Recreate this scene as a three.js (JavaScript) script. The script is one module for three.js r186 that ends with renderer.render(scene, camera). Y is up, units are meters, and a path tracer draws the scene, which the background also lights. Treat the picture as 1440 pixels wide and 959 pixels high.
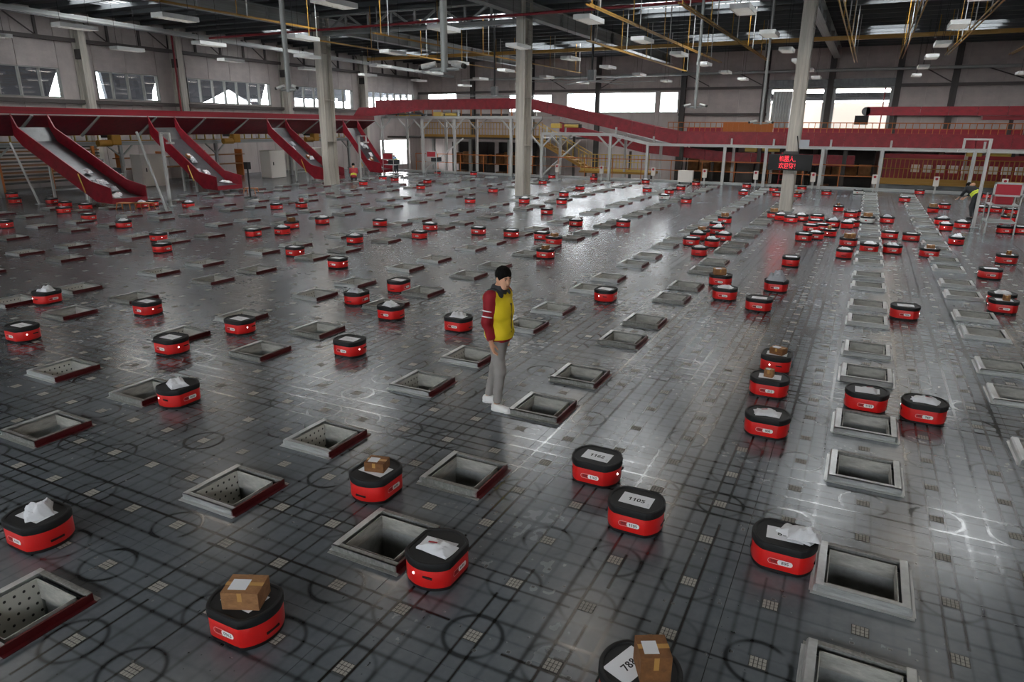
import * as THREE from 'three';
import { mergeGeometries, mergeVertices, toCreasedNormals } from 'three/addons/utils/BufferGeometryUtils.js';
import { RoundedBoxGeometry } from 'three/addons/geometries/RoundedBoxGeometry.js';
import { MarchingCubes } from 'three/addons/objects/MarchingCubes.js';
import { RectAreaLightUniformsLib } from 'three/addons/lights/RectAreaLightUniformsLib.js';

// ---------------------------------------------------------------- camera, sky, exposure
const scene = new THREE.Scene();
const camera = new THREE.PerspectiveCamera(2 * Math.atan(479.5 / 958.2) * 180 / Math.PI, 1440 / 959, 0.1, 300);
{
  const r = new THREE.Vector3(0.89297, 0.00679, -0.45007), u = new THREE.Vector3(-0.14086, 0.95389, -0.26507), f = new THREE.Vector3(-0.42752, -0.30009, -0.85274);
  camera.matrixAutoUpdate = true;
  const m = new THREE.Matrix4().makeBasis(r, u, f.clone().negate());
  camera.quaternion.setFromRotationMatrix(m);
  camera.position.set(3.668, 3.275, 3.271);
}
scene.background = new THREE.Color(1.0, 1.0, 1.02);          // bright overcast sky
scene.backgroundIntensity = 12.0;
const renderer = new THREE.WebGLRenderer({ antialias: true });
renderer.toneMapping = THREE.LinearToneMapping;
renderer.toneMappingExposure = 1.5;
renderer.shadowMap.enabled = true;
RectAreaLightUniformsLib.init();
const LAMP_POWER = 6.5;

// ---------------------------------------------------------------- helpers
let seed = 7;
const rnd = () => { seed = (seed * 1664525 + 1013904223) >>> 0; return seed / 4294967296; };
const rr = (a, b) => a + (b - a) * rnd();
const hash = (x, y, s = 0) => { let h = (Math.imul(x | 0, 374761393) + Math.imul(y | 0, 668265263) + Math.imul(s | 0, 2147483647)) | 0; h = Math.imul(h ^ (h >>> 13), 1274126177); return ((h ^ (h >>> 16)) >>> 0) / 4294967296; };
const vnoise = (x, y, s = 0) => { const ix = Math.floor(x), iy = Math.floor(y), fx = x - ix, fy = y - iy, ux = fx * fx * (3 - 2 * fx), uy = fy * fy * (3 - 2 * fy); const a = hash(ix, iy, s), b = hash(ix + 1, iy, s), c = hash(ix, iy + 1, s), d = hash(ix + 1, iy + 1, s); return a + (b - a) * ux + (c - a) * uy + (a - b - c + d) * ux * uy; };
const used = {};
const numbered = (n) => { const k = used[n] ?? 0; used[n] = k + 1; return k ? n + '_' + String(k).padStart(3, '0') : n; };
const P = 0.583, Q = 0.6234;                                  // floor grid pitch along x and along z, metres
const std = (color, roughness = 0.6, metalness = 0, extra = {}) => new THREE.MeshStandardMaterial({ color, roughness, metalness, ...extra });
function mesh(name, geo, mat, parent) {
  const m = new THREE.Mesh(geo, mat); m.name = parent ? name : numbered(name); m.castShadow = m.receiveShadow = true; (parent ?? scene).add(m); return m;
}
function thing(name, label, category, [x, y, z] = [0, 0, 0], turn = 0, group) {
  const o = new THREE.Group(); o.name = numbered(name); o.position.set(x, y, z); o.rotation.y = turn; o.userData = { label, category };
  if (group) o.userData.group = group; scene.add(o); return o;
}
const tag = (o, label, category, group) => { o.userData.label = label; o.userData.category = category; if (group) o.userData.group = group; return o; };
function structure(name, label, category) { const o = new THREE.Group(); o.name = name; o.userData = { kind: 'structure', label, category }; scene.add(o); return o; }
function boxG(w, h, d, x = 0, y = 0, z = 0) { const g = new THREE.BoxGeometry(w, h, d); g.translate(x, y, z); return g; }
const span = (x0, x1, y0, y1, z0, z1) => boxG(Math.abs(x1 - x0), Math.abs(y1 - y0), Math.abs(z1 - z0), (x0 + x1) / 2, (y0 + y1) / 2, (z0 + z1) / 2);
const V = (a) => new THREE.Vector3(...a);
function barG(a, b, w, h = w) {                                // rectangular bar between two points
  const A = V(a), B = V(b), d = B.clone().sub(A), L = d.length(), g = new THREE.BoxGeometry(w, h, L);
  const m = new THREE.Matrix4().lookAt(new THREE.Vector3(), d.clone().normalize().negate(), Math.abs(d.y / L) > 0.99 ? new THREE.Vector3(0, 0, 1) : new THREE.Vector3(0, 1, 0));
  g.applyMatrix4(m); g.translate((A.x + B.x) / 2, (A.y + B.y) / 2, (A.z + B.z) / 2); return g;
}
function rodG(a, b, r, n = 10) {
  const A = V(a), B = V(b), d = B.clone().sub(A), L = d.length(), g = new THREE.CylinderGeometry(r, r, L, n);
  g.applyQuaternion(new THREE.Quaternion().setFromUnitVectors(new THREE.Vector3(0, 1, 0), d.normalize())); g.translate((A.x + B.x) / 2, (A.y + B.y) / 2, (A.z + B.z) / 2); return g;
}
const merge = (a) => mergeGeometries(a.map((g) => (g.index ? g.toNonIndexed() : g)).map((g) => { for (const k of Object.keys(g.attributes)) if (!['position', 'normal', 'uv'].includes(k)) g.deleteAttribute(k); return g; }));
function prismG(pts, d) {                                      // polygon in the xy plane, extruded by d along z, centred
  const s = new THREE.Shape(pts.map((p) => new THREE.Vector2(p[0], p[1]))); const g = new THREE.ExtrudeGeometry(s, { depth: d, bevelEnabled: false }); g.translate(0, 0, -d / 2); return g;
}
function grime(lo, hi, sx, sy, s, streak = 0) {                // greyscale dirt and streak map for painted steel
  const n = 256, d = new Uint8Array(n * n * 4);
  for (let j = 0; j < n; j++) for (let i = 0; i < n; i++) {
    let v = 0.5 * vnoise(i / n * sx, j / n * sy, s) + 0.3 * vnoise(i / n * sx * 4, j / n * sy * 4, s + 1) + 0.2 * vnoise(i / n * sx * 13, j / n * sy * 13, s + 2);
    if (streak) v = v * (1 - streak) + streak * vnoise(i / n * sx * 9, j / n * sy * 0.7, s + 3);
    const q = Math.round(255 * (lo + (hi - lo) * v)), o = (j * n + i) * 4; d[o] = d[o + 1] = d[o + 2] = q; d[o + 3] = 255;
  }
  const t = new THREE.DataTexture(d, n, n); t.colorSpace = THREE.SRGBColorSpace; t.wrapS = t.wrapT = THREE.RepeatWrapping; t.magFilter = THREE.LinearFilter; t.needsUpdate = true; return t;
}
const dirtA = grime(0.72, 1.0, 4, 4, 11), dirtB = grime(0.62, 1.0, 5, 5, 21, 0.5), dirtW = grime(0.84, 1.0, 2, 2, 41, 0.15);
// ---------------------------------------------------------------- materials
const M = {
  column: std(0xcdc6ba, 0.55, 0, { map: dirtA }), steel: std(0xa6a9a7, 0.5, 0.15, { map: dirtA }), white: std(0xc9c9c6, 0.45, 0, { map: dirtA }),
  darkSteel: std(0x4a4644, 0.6, 0.1, { map: dirtA }), girt: std(0x514b49, 0.65), wall: std(0xbdb2ae, 0.6, 0, { map: dirtW }), wallBack: std(0xbdb2ae, 0.7),
  roof: std(0x4a4c4f, 0.65, 0.1, { map: dirtB }), purlin: std(0x55585a, 0.6, 0.2), yellow: std(0x9c742a, 0.5), paleYellow: std(0xc4a550, 0.5), orange: std(0xa95f24, 0.5),
  crimson: std(0x93192a, 0.42, 0, { map: dirtA }), redPipe: std(0x7d1620, 0.45),
  galv: std(0xbfc1bf, 0.38, 0.35, { map: dirtA }), galvDark: std(0x77797a, 0.45, 0.35, { map: dirtB }), liner: std(0xc2c0b8, 0.5, 0.1, { map: dirtA }), redStrip: std(0x4d0c10, 0.45),
  robotRed: new THREE.MeshPhysicalMaterial({ color: 0xd81a18, roughness: 0.4, clearcoat: 0.3, clearcoatRoughness: 0.25 }), robotWhite: std(0xc8c8c4, 0.4), rubber: std(0x101214, 0.68), black: std(0x0b0b0c, 0.55),
  paper: std(0xd9dadd, 0.8), mailer: std(0xd6d7da, 0.55), mailerGrey: std(0xa9adb3, 0.5), card: std(0xa9794f, 0.85, 0, { map: dirtA }), cardDark: std(0x8a5c34, 0.85, 0, { map: dirtA }), tape: std(0xb88a4a, 0.3), redPrint: std(0x9e2330, 0.6),
  led: new THREE.MeshStandardMaterial({ color: 0xffffff, emissive: 0xffffff, emissiveIntensity: 4 }),
  lampBody: std(0xd0d0ce, 0.5), lampGlow: new THREE.MeshStandardMaterial({ color: 0xe8e8e6, roughness: 0.6, emissive: 0xfff6ea, emissiveIntensity: 0.5 }),
  glass: new THREE.MeshPhysicalMaterial({ color: 0xf4f7f8, roughness: 0.02, transmission: 1, thickness: 0 }),
  frosted: new THREE.MeshPhysicalMaterial({ color: 0xf3f5f5, roughness: 0.35, transmission: 1, thickness: 0 }),
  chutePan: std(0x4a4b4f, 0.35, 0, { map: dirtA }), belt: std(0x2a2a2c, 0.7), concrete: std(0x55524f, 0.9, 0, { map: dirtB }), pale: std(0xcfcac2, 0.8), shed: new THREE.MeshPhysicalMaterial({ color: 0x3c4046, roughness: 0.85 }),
  lips: std(0xa4604f, 0.6), skin: std(0xd6a284, 0.55), frame: std(0x8c8c88, 0.5), hair: new THREE.MeshPhysicalMaterial({ color: 0x080707, roughness: 0.8, specularIntensity: 0.35 }), yellowVest: std(0xeccf1e, 0.75), maroon: std(0x8f0f1f, 0.75), trousers: std(0x96918d, 0.9), shoe: std(0xe4e3e2, 0.6), charcoal: std(0x2b2d31, 0.8), blueCloth: std(0x5f7ea8, 0.8), hiVis: std(0xc8d634, 0.6),
};
// ---------------------------------------------------------------- room shell
const XL = -35.6, XR = 22, ZF = -54.8, ZB = 11, YR = 9.0, YG = -3.2;
// rectangles left when openings [a0,a1,b0,b1] are cut from a0..a1 x b0..b1
function cut(a0, a1, b0, b1, holes) {
  const as = [...new Set([a0, a1, ...holes.flatMap((h) => [h[0], h[1]])])].filter((v) => v >= a0 && v <= a1).sort((p, q) => p - q);
  const out = [];
  for (let i = 0; i + 1 < as.length; i++) {
    const lo = as[i], hi = as[i + 1], mid = (lo + hi) / 2; const hs = holes.filter((h) => h[0] < mid && h[1] > mid).sort((p, q) => p[2] - q[2]);
    let b = b0; for (const h of hs) { if (h[2] > b) out.push([lo, hi, b, h[2]]); b = Math.max(b, h[3]); }
    if (b < b1) out.push([lo, hi, b, b1]);
  }
  return out;
}
const skylights = [];
for (const z of [-46, -33.2, -20.2]) for (const x of [-31, -27.3, -19, -15.4, -6.6, -3.0, 3.9, 8.2, 15.5]) skylights.push([x - 1.1, x + 1.1, z - 2.0, z + 2.0]);
{
  const ground = structure('ground_slab', 'dark concrete slab below the raised sorting floor', 'slab');
  mesh('slab', span(XL - 0.4, XR + 0.4, YG - 0.3, YG, ZF - 0.4, ZB + 0.4), M.concrete, ground);
  const roof = structure('ceiling', 'dark corrugated metal roof deck with bright skylights', 'roof');
  for (const [a, b, c, d] of cut(XL - 0.4, XR + 0.4, ZF - 0.4, ZB + 0.4, skylights)) mesh('roof_deck', span(a, b, YR, YR + 0.25, c, d), M.roof, roof);
  for (let z = ZF + 0.9; z < ZB; z += 1.55) if (z < 1) mesh('purlin', merge([span(XL, XR, YR - 0.2, YR - 0.185, z - 0.07, z + 0.07), span(XL, XR, YR - 0.2, YR, z - 0.008, z + 0.008)]), M.purlin, roof);
  for (const [a, b, c, d] of skylights) { const s = mesh('skylight_sheet', span(a, b, YR + 0.12, YR + 0.125, c, d), M.frosted, roof); for (const k of [0.25, 0.5, 0.75]) mesh('glazing_bar', span(a + (b - a) * k - 0.02, a + (b - a) * k + 0.02, YR + 0.06, YR + 0.11, c, d), M.purlin, s); }
}
// left wall: strip windows between columns
const leftWin = [[-15.2, -11.6], [-20.75, -16.6], [-26.65, -22.7], [-35.7, -28.7], [-44.9, -38.0], [-53.9, -46.8]].map(([a, b]) => [a, b, 4.6, 6.1]);
const leftDoor = [[-52.9, -48.4, -0.2, 2.0]];
{
  const w = structure('wall_left', 'pale metal panel side wall with strip windows', 'wall');
  for (const [a, b, c, d] of cut(ZF, ZB, YG, YR, [...leftWin, ...leftDoor])) {
    mesh('wall_backing', span(XL - 0.3, XL - 0.06, c, d, a, b), M.wallBack, w);
    const n = Math.max(1, Math.round((b - a) / 1.9)), rows = d - c > 2 ? [[c, Math.min(d, 4.4)], [4.45, d]] : [[c, d]];
    for (let i = 0; i < n; i++) { const p = a + (b - a) * i / n, q = a + (b - a) * (i + 1) / n; if (c < 2 && d > 7) { mesh('wall_panel', span(XL - 0.06, XL, c, 4.4, p + 0.012, q - 0.012), M.wall, w); mesh('wall_panel', span(XL - 0.06, XL, 4.42, 7.5, p + 0.012, q - 0.012), M.wall, w); mesh('wall_panel', span(XL - 0.06, XL, 7.52, d, p + 0.012, q - 0.012), M.wall, w); } else if (d > 7.6 && c > 6) { mesh('wall_panel', span(XL - 0.06, XL, c, 7.5, p + 0.012, q - 0.012), M.wall, w); mesh('wall_panel', span(XL - 0.06, XL, 7.52, d, p + 0.012, q - 0.012), M.wall, w); } else mesh('wall_panel', span(XL - 0.06, XL, c, d, p + 0.012, q - 0.012), M.wall, w); }
  }
  for (const y of [7.55, 4.42]) mesh('girt', span(XL, XL + 0.2, y - 0.1, y + 0.1, ZF, ZB), M.girt, w);
  for (let z = -53; z < -8; z += 1.95) mesh('girt_post', span(XL, XL + 0.12, 7.65, YR - 0.2, z - 0.06, z + 0.06), M.girt, w);
  for (let z = -51; z < -10; z += 3.9) mesh('brace', barG([XL + 0.06, 7.65, z], [XL + 0.06, 8.8, z + 1.7], 0.05), M.girt, w);
  leftWin.forEach(([a, b, c, d], k) => {
    const win = structure('window_' + (k + 1), 'dirty glazed strip window in the side wall', 'window'); win.userData.label = ['strip window outside the frame', 'strip window with dark panes and one bright curved corner', 'four-pane strip window bright at both ends', 'long strip window with a pale peaked shape outside', 'strip window behind the tall steel column', 'strip window beside the far corner'][k];
    mesh('frame', merge([span(XL - 0.2, XL + 0.04, c, c + 0.05, a, b), span(XL - 0.2, XL + 0.04, d - 0.05, d, a, b), span(XL - 0.2, XL + 0.04, c, d, a, a + 0.05), span(XL - 0.2, XL + 0.04, c, d, b - 0.05, b)]), M.frame, win);
    const n = k === 3 || k === 5 ? 7 : k === 4 ? 6 : 4;
    for (let i = 0; i < n; i++) { const p = a + (b - a) * i / n, q = a + (b - a) * (i + 1) / n; mesh('pane', span(XL - 0.13, XL - 0.12, c + 0.05, d - 0.05, p + 0.03, q - 0.03), M.glass, win); if (i) mesh('mullion', span(XL - 0.18, XL + 0.02, c, d, p - 0.03, p + 0.03), M.frame, win); }
  });
  // dark shapes beyond the panes built as awnings; roof and screen added for shade
  const shed = structure('neighbour_awnings', 'dark curved awnings outside the side windows, with added shading roof and screen', 'awning');
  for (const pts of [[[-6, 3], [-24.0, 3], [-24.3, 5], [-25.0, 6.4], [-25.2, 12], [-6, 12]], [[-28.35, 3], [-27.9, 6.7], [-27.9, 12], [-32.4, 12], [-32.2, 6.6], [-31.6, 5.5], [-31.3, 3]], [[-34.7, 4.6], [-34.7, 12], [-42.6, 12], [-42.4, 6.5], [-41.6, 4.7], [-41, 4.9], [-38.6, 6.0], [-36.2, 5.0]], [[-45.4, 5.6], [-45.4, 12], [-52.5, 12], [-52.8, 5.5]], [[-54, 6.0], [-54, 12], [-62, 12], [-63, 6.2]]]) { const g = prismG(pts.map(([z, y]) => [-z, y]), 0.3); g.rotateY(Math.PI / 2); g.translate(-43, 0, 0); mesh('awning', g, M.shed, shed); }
  mesh('added_shading_roof', span(-43.2, XL - 0.3, 7.2, 7.4, -64, 6), M.shed, shed); mesh('added_shading_screen', span(-43.2, XL - 0.3, -1, 7.2, 5.8, 6), M.shed, shed);  // unseen roof and screen, added to keep sky light off the awnings
  mesh('added_yard_ground', span(-160, XL - 0.4, YG - 0.3, YG, -160, 80), M.concrete, shed);  // outside ground added to block light from below the horizon
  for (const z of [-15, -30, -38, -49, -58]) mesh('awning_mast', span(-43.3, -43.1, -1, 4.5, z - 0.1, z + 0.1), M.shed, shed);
}
// far wall with high windows and dock doors
{
  const w = structure('wall_far', 'grey-pink metal panel end wall with high windows and dock doors', 'wall');
  const win = [[-25.9, -21.7, 4.5, 6.0], [-20.3, -12.45, 4.45, 6.05], [-12.1, -10.6, 4.45, 6.05], [-34.6, -31.4, 5.7, 6.35]], dock = [[-3.5, 0.15, 2.9, 6.1], [0.95, 4.5, 2.9, 6.1]];
  for (const [a, b, c, d] of cut(XL, XR, YG, YR, [...win, ...dock])) {
    mesh('wall_backing', span(a === XL ? XL - 0.4 : a, b === XR ? XR + 0.4 : b, c, d, ZF - 0.3, ZF - 0.06), M.wallBack, w);
    const n = Math.max(1, Math.round((b - a) / 2.1));
    for (let i = 0; i < n; i++) { const p = a + (b - a) * i / n + 0.012, q = a + (b - a) * (i + 1) / n - 0.012; const ys = [c, ...[4.4, 6.2, 7.5].filter((y) => y > c + 0.1 && y < d - 0.1), d]; for (let k = 0; k + 1 < ys.length; k++) mesh('wall_panel', span(p, q, ys[k] + (k ? 0.02 : 0), ys[k + 1], ZF - 0.06, ZF), M.wall, w); }
  }
  for (const y of [6.25, 4.3]) for (const [a, b] of y > 5 ? [[XL, -3.7], [4.7, XR]] : [[XL, -26], [-21.6, -20.4], [-10.5, -3.7], [4.7, XR]]) mesh('girt', span(a, b, y - 0.1, y + 0.1, ZF, ZF + 0.18), M.girt, w);
  for (const x of [-29.6, -23.6, -17.4, -10.2, -4.0, 0.55, 4.9, 8.3, 13, 17.5]) mesh('wall_post', span(x - 0.2, x + 0.2, YG, YR, ZF, ZF + 0.3), M.darkSteel, w);
  for (const [a, b] of [[-10, -8.2], [-6, -4.2], [6.5, 8.1], [10, 12.6], [-22, -20.4], [-15.5, -17.2]]) mesh('brace', barG([a, 7.3, ZF + 0.1], [b, 6.4, ZF + 0.1], 0.07), M.girt, w);
  win.forEach(([a, b, c, d], k) => { const o = structure('window_' + (7 + k), ['high white window behind the level red conveyor', 'long glaring white window above the sloping red conveyor', 'narrow glaring window beside the long one', 'pale strip window in the far corner'][k], 'window'); mesh('frame', merge([span(a, b, c, c + 0.05, ZF - 0.2, ZF + 0.03), span(a, b, d - 0.05, d, ZF - 0.2, ZF + 0.03), span(a, a + 0.05, c, d, ZF - 0.2, ZF + 0.03), span(b - 0.05, b, c, d, ZF - 0.2, ZF + 0.03)]), M.white, o); const n = Math.max(1, Math.round((b - a) / 1.3)); for (let i = 0; i < n; i++) mesh('pane', span(a + (b - a) * i / n + 0.02, a + (b - a) * (i + 1) / n - 0.02, c + 0.05, d - 0.05, ZF - 0.13, ZF - 0.12), M.glass, o); });
  dock.forEach(([a, b, c, d], k) => { const o = structure('door_' + (k + 1), ['open dock door hung with silvery strip curtain', 'open dock door with bright yard beyond'][k], 'door'); mesh('door_frame', merge([span(a - 0.25, a, c, d + 0.4, ZF - 0.3, ZF + 0.12), span(b, b + 0.25, c, d + 0.4, ZF - 0.3, ZF + 0.12), span(a, b, d, d + 0.4, ZF - 0.3, ZF + 0.14)]), M.steel, o); mesh('roller_housing', span(a - 0.2, b + 0.2, d + 0.1, d + 0.62, ZF, ZF + 0.5), M.galvDark, o); mesh('rolled_shutter', span(a, b, d - 0.62, d - 0.3, ZF - 0.26, ZF - 0.2), M.galvDark, o);
    if (!k) for (let i = 0; i < 7; i++) mesh('curtain_strip', (() => { const g = new THREE.CylinderGeometry(0.12, 0.14, 3.0, 10, 1, true); g.translate(a + 0.25 + i * 0.19, 4.45, ZF + 0.08); return g; })(), M.galv, o);
    if (k) mesh('red_downpipe', rodG([b - 0.35, c, ZF + 0.1], [b - 0.35, d, ZF + 0.1], 0.04), M.redPipe, o); });
  const yard = structure('loading_yard', 'pale covered loading yard outside the dock doors', 'yard');
  mesh('yard_wall', span(-6, 10, 0, 5.4, ZF - 9.2, ZF - 9), M.pale, yard); mesh('canopy', span(-6, 10, 6.4, 6.6, ZF - 9, ZF - 0.4), M.pale, yard); mesh('yard_slab', span(-6, 10, 2.2, 2.4, ZF - 9, ZF - 0.4), M.concrete, yard); mesh('canopy_beam', span(-6, 10, 5.4, 5.75, ZF - 4.2, ZF - 4), M.shed, yard);
}
{ const m = mesh('wall_right', span(XR, XR + 0.3, YG, YR + 0.2, ZF, ZB), M.wall); m.userData = { kind: 'structure', label: 'plain metal wall on the far side of the hall', category: 'wall' };
  const w = structure('wall_back', 'metal wall with strip windows behind the viewer', 'wall'), win = [[-30, -21, 4.3, 6.3], [-17, -9, 4.3, 6.3], [-6, 2, 4.3, 6.3], [5, 13, 4.3, 6.3]];
  for (const [a, b, c, d] of cut(XL - 0.3, XR + 0.3, YG, YR + 0.2, win)) mesh('wall_panel', span(a, b, c, d, ZB, ZB + 0.3), M.wall, w);
  win.forEach(([a, b, c, d], k) => { const o = structure('window_' + (11 + k), 'strip window in the wall behind the viewer', 'window'); for (let i2 = 0; i2 < 6; i2++) mesh('pane', span(a + (b - a) * i2 / 6 + 0.03, a + (b - a) * (i2 + 1) / 6 - 0.03, c, d, ZB + 0.14, ZB + 0.15), M.glass, o); for (let i2 = 0; i2 <= 6; i2++) mesh('mullion', span(a + (b - a) * i2 / 6 - 0.03, a + (b - a) * i2 / 6 + 0.03, c, d, ZB + 0.08, ZB + 0.2), M.frame, o); }); }

// ---------------------------------------------------------------- sorting floor: steel panels with drop holes, markings in the steel's own coating
const holeCols = [-43, -40, -35, -32, -27, -24, -18, -15, -10, -7, -2, 1, 7, 10];
const isHoleRow = (j) => ((j % 5) + 5) % 5 === 1 || ((j % 5) + 5) % 5 === 3;
const inView = (() => { camera.updateMatrixWorld(); const inv = camera.matrixWorldInverse.copy(camera.matrixWorld).invert(); const t = Math.tan(camera.fov * Math.PI / 360), a = 1440 / 959; return (x, y, z, mg = 1.08) => { const v = new THREE.Vector3(x, y, z).applyMatrix4(inv); return v.z < -0.3 && Math.abs(v.x / -v.z) < t * a * mg && Math.abs(v.y / -v.z) < t * mg; }; })();
const holes = [];
for (const c of holeCols) for (let j = -4; j <= 61; j++) if (isHoleRow(j) && inView(c * P, 0, -j * Q, 1.06)) holes.push([c, j]);
holes.sort((p, q) => Math.hypot(p[0] * P - 3.67, p[1] * Q + 3.27) - Math.hypot(q[0] * P - 3.67, q[1] * Q + 3.27));
const laneX = (r) => { const k = ((r % 5) + 5) % 5; return [1.0, 0.35, 0.4, 0.35, 0.85][k] * (0.6 + 0.6 * hash(r, 5, 3)); };
const laneZ = (c) => { if (holeCols.includes(c)) return 0.12; return (c >= 2 && c <= 6 ? 0.95 : c >= 8 ? 0.85 : 0.6) * (0.55 + 0.7 * hash(c, 9, 4)); };
const gauss = (d, s) => Math.exp(-(d * d) / (2 * s * s));
function floorTextures(c0, c1, r0, r1, W, H) {
  const col = new Uint8Array(W * H * 4), rw = W >> 1, rh = H >> 1, rough = new Uint8Array(rw * rh * 4);
  const cA = Math.floor(c0) - 1, LZ = [], HZ = [], HC = []; for (let c = cA; c <= c1 + 1; c++) { LZ.push(laneZ(c)); HZ.push(hash(c, 3, 6) > 0.3 ? 1 : 0.25); HC.push(holeCols.includes(c)); }
  for (let j = 0; j < H; j++) {
    const v = r0 + (r1 - r0) * (j + 0.5) / H, rv = Math.round(v), dz = (v - rv) * Q, lx = laneX(rv), hr = isHoleRow(rv), hrow = hash(rv, 8, 6) > 0.3 ? 1 : 0.25;
    for (let i = 0; i < W; i++) {
      const u = c0 + (c1 - c0) * (i + 0.5) / W, cu = Math.round(u), dx = (u - cu) * P, x = u * P, z = v * Q;
      const n1 = vnoise(x * 0.7, z * 0.7, 1), n2 = vnoise(x * 3.1, z * 3.1, 2), n3 = vnoise(x * 19, z * 19, 3), n4 = hash(i >> 2, j >> 2, 4);
      // wheel rubber, 0.4 m apart, and the thin castor lines
      const mz = LZ[cu - cA] * (0.35 + 0.75 * vnoise(cu * 7.3, z * 0.45, 7)), mx = lx * (0.35 + 0.75 * vnoise(x * 0.45, rv * 5.7, 8));
      const wob = 0.012 * (vnoise(x * 0.8, z * 0.8, 12) - 0.5);
      let broad = mz * gauss(Math.abs(dx + wob) - 0.2, 0.0115) + mx * gauss(Math.abs(dz + wob) - 0.2, 0.0115);
      let thin = 0; const ax = Math.abs(Math.abs(dx) - 0.062), az = Math.abs(Math.abs(dz) - 0.062);
      if (ax < 0.025) thin += LZ[cu - cA] * gauss(ax, 0.0062) * (vnoise(z * 1.7, cu * 3.7 + (dx > 0 ? 40 : 0), 9) > 0.3 ? 1.1 : 0.15) * HZ[cu - cA];
      if (az < 0.025) thin += lx * gauss(az, 0.0068) * (vnoise(x * 1.7, rv * 3.1 + (dz > 0 ? 40 : 0), 10) > 0.3 ? 1.1 : 0.15) * hrow;
      const rad = Math.hypot(dx, dz), hc = hash(cu, rv, 15);
      if (hc > 0.36 && rad > 0.14 && rad < 0.26 && !(HC[cu - cA] && hr)) { const an = Math.atan2(dz, dx), arc = Math.max(0, Math.min(1, 3 * (vnoise(Math.cos(an) * 1.2 + cu * 3.3, Math.sin(an) * 1.2 + rv * 4.1, 16) - 0.2))); broad += (hc - 0.2) * 1.3 * arc * gauss(rad - 0.2, 0.0105); }
      broad = Math.min(1, broad); thin = Math.min(1, thin * 1.35);
      const speck = n4 > 0.985 && n2 > 0.6 && n3 > 0.5 ? 0.7 : 0, chip = n2 > 0.55 && vnoise(x * 44, z * 44, 31) > 0.975 ? 0.6 : 0;
      let g = 0.385 + 0.06 * (n1 - 0.5) + 0.035 * (n2 - 0.5) + 0.025 * (n3 - 0.5) + 0.012 * (n4 - 0.5);   // sRGB value of the worn grey coating
      g *= 1 - 0.5 * Math.min(1, broad * 1.15); g *= 1 - 0.84 * thin; g *= 1 - Math.max(speck, chip);
      const o = (j * W + i) * 4; col[o] = Math.min(255, g * 255 * 0.94); col[o + 1] = Math.min(255, g * 255 * 1.0); col[o + 2] = Math.min(255, g * 255 * 1.05); col[o + 3] = 255;
      if (!(i & 1) && !(j & 1)) { const q = ((j >> 1) * rw + (i >> 1)) * 4; const rv2 = 0.25 + 0.03 * (n1 - 0.5) + 0.035 * (n2 - 0.5) + 0.02 * (n3 - 0.5) - 0.11 * broad + 0.1 * Math.max(speck, chip); rough[q] = rough[q + 1] = rough[q + 2] = Math.max(20, Math.min(255, rv2 * 255)); rough[q + 3] = 255; }
    }
  }
  const mk = (d, w, h, s) => { const t = new THREE.DataTexture(d, w, h); if (s) t.colorSpace = THREE.SRGBColorSpace; t.wrapS = t.wrapT = THREE.RepeatWrapping; t.magFilter = THREE.LinearFilter; t.minFilter = THREE.LinearMipmapLinearFilter; t.generateMipmaps = true; t.needsUpdate = true; return t; };
  return new THREE.MeshPhysicalMaterial({ map: mk(col, W, H, true), roughnessMap: mk(rough, rw, rh, false), roughness: 1, metalness: 0, specularIntensity: 1, ior: 1.6 });
}
const zones = [
  { c0: -6.5, c1: 13.5, r0: -5.5, r1: 9.5, W: 2048, H: 1664 }, { c0: -30.5, c1: -6.5, r0: -5.5, r1: 19.5, W: 1664, H: 1792 }, { c0: -6.5, c1: 21.5, r0: 9.5, r1: 34.5, W: 1792, H: 1664 },
].map((q) => ({ ...q, mat: floorTextures(q.c0, q.c1, q.r0, q.r1, q.W, q.H) }));
const wide = { c0: 0, c1: 20, r0: 0, r1: 20, any: true, mat: floorTextures(0, 20, 0, 20, 1024, 1024) };
const floor = structure('floor', 'glossy worn grey steel sorting floor with wheel tracks', 'floor');
function floorPanel(ca, cb, ra, rb) {
  const s = new THREE.Shape(), e = 0.0025, x0 = ca * P + e, x1 = cb * P - e, y0 = ra * Q + e, y1 = rb * Q - e;
  s.moveTo(x0, y0); s.lineTo(x1, y0); s.lineTo(x1, y1); s.lineTo(x0, y1); s.closePath();
  for (const [c, j] of holes) if (c > ca && c < cb && j > ra && j < rb) { const h = new THREE.Path(), k = 0.283, x = c * P, y = j * Q; h.moveTo(x - k, y - k); h.lineTo(x - k, y + k); h.lineTo(x + k, y + k); h.lineTo(x + k, y - k); h.closePath(); s.holes.push(h); }
  const g = new THREE.ExtrudeGeometry(s, { depth: 0.03, bevelEnabled: false }); g.rotateX(-Math.PI / 2); g.translate(0, -0.03, 0);
  const cm = (ca + cb) / 2, rm = (ra + rb) / 2, z = zones.find((q) => cm > q.c0 && cm < q.c1 && rm > q.r0 && rm < q.r1) ?? wide;
  const p = g.attributes.position, uv = g.attributes.uv; for (let i = 0; i < p.count; i++) uv.setXY(i, (p.getX(i) / P - z.c0) / (z.c1 - z.c0), (-p.getZ(i) / Q - z.r0) / (z.r1 - z.r0));
  mesh('floor_panel', g, z.mat, floor);
}
const unseen = [];
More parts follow.
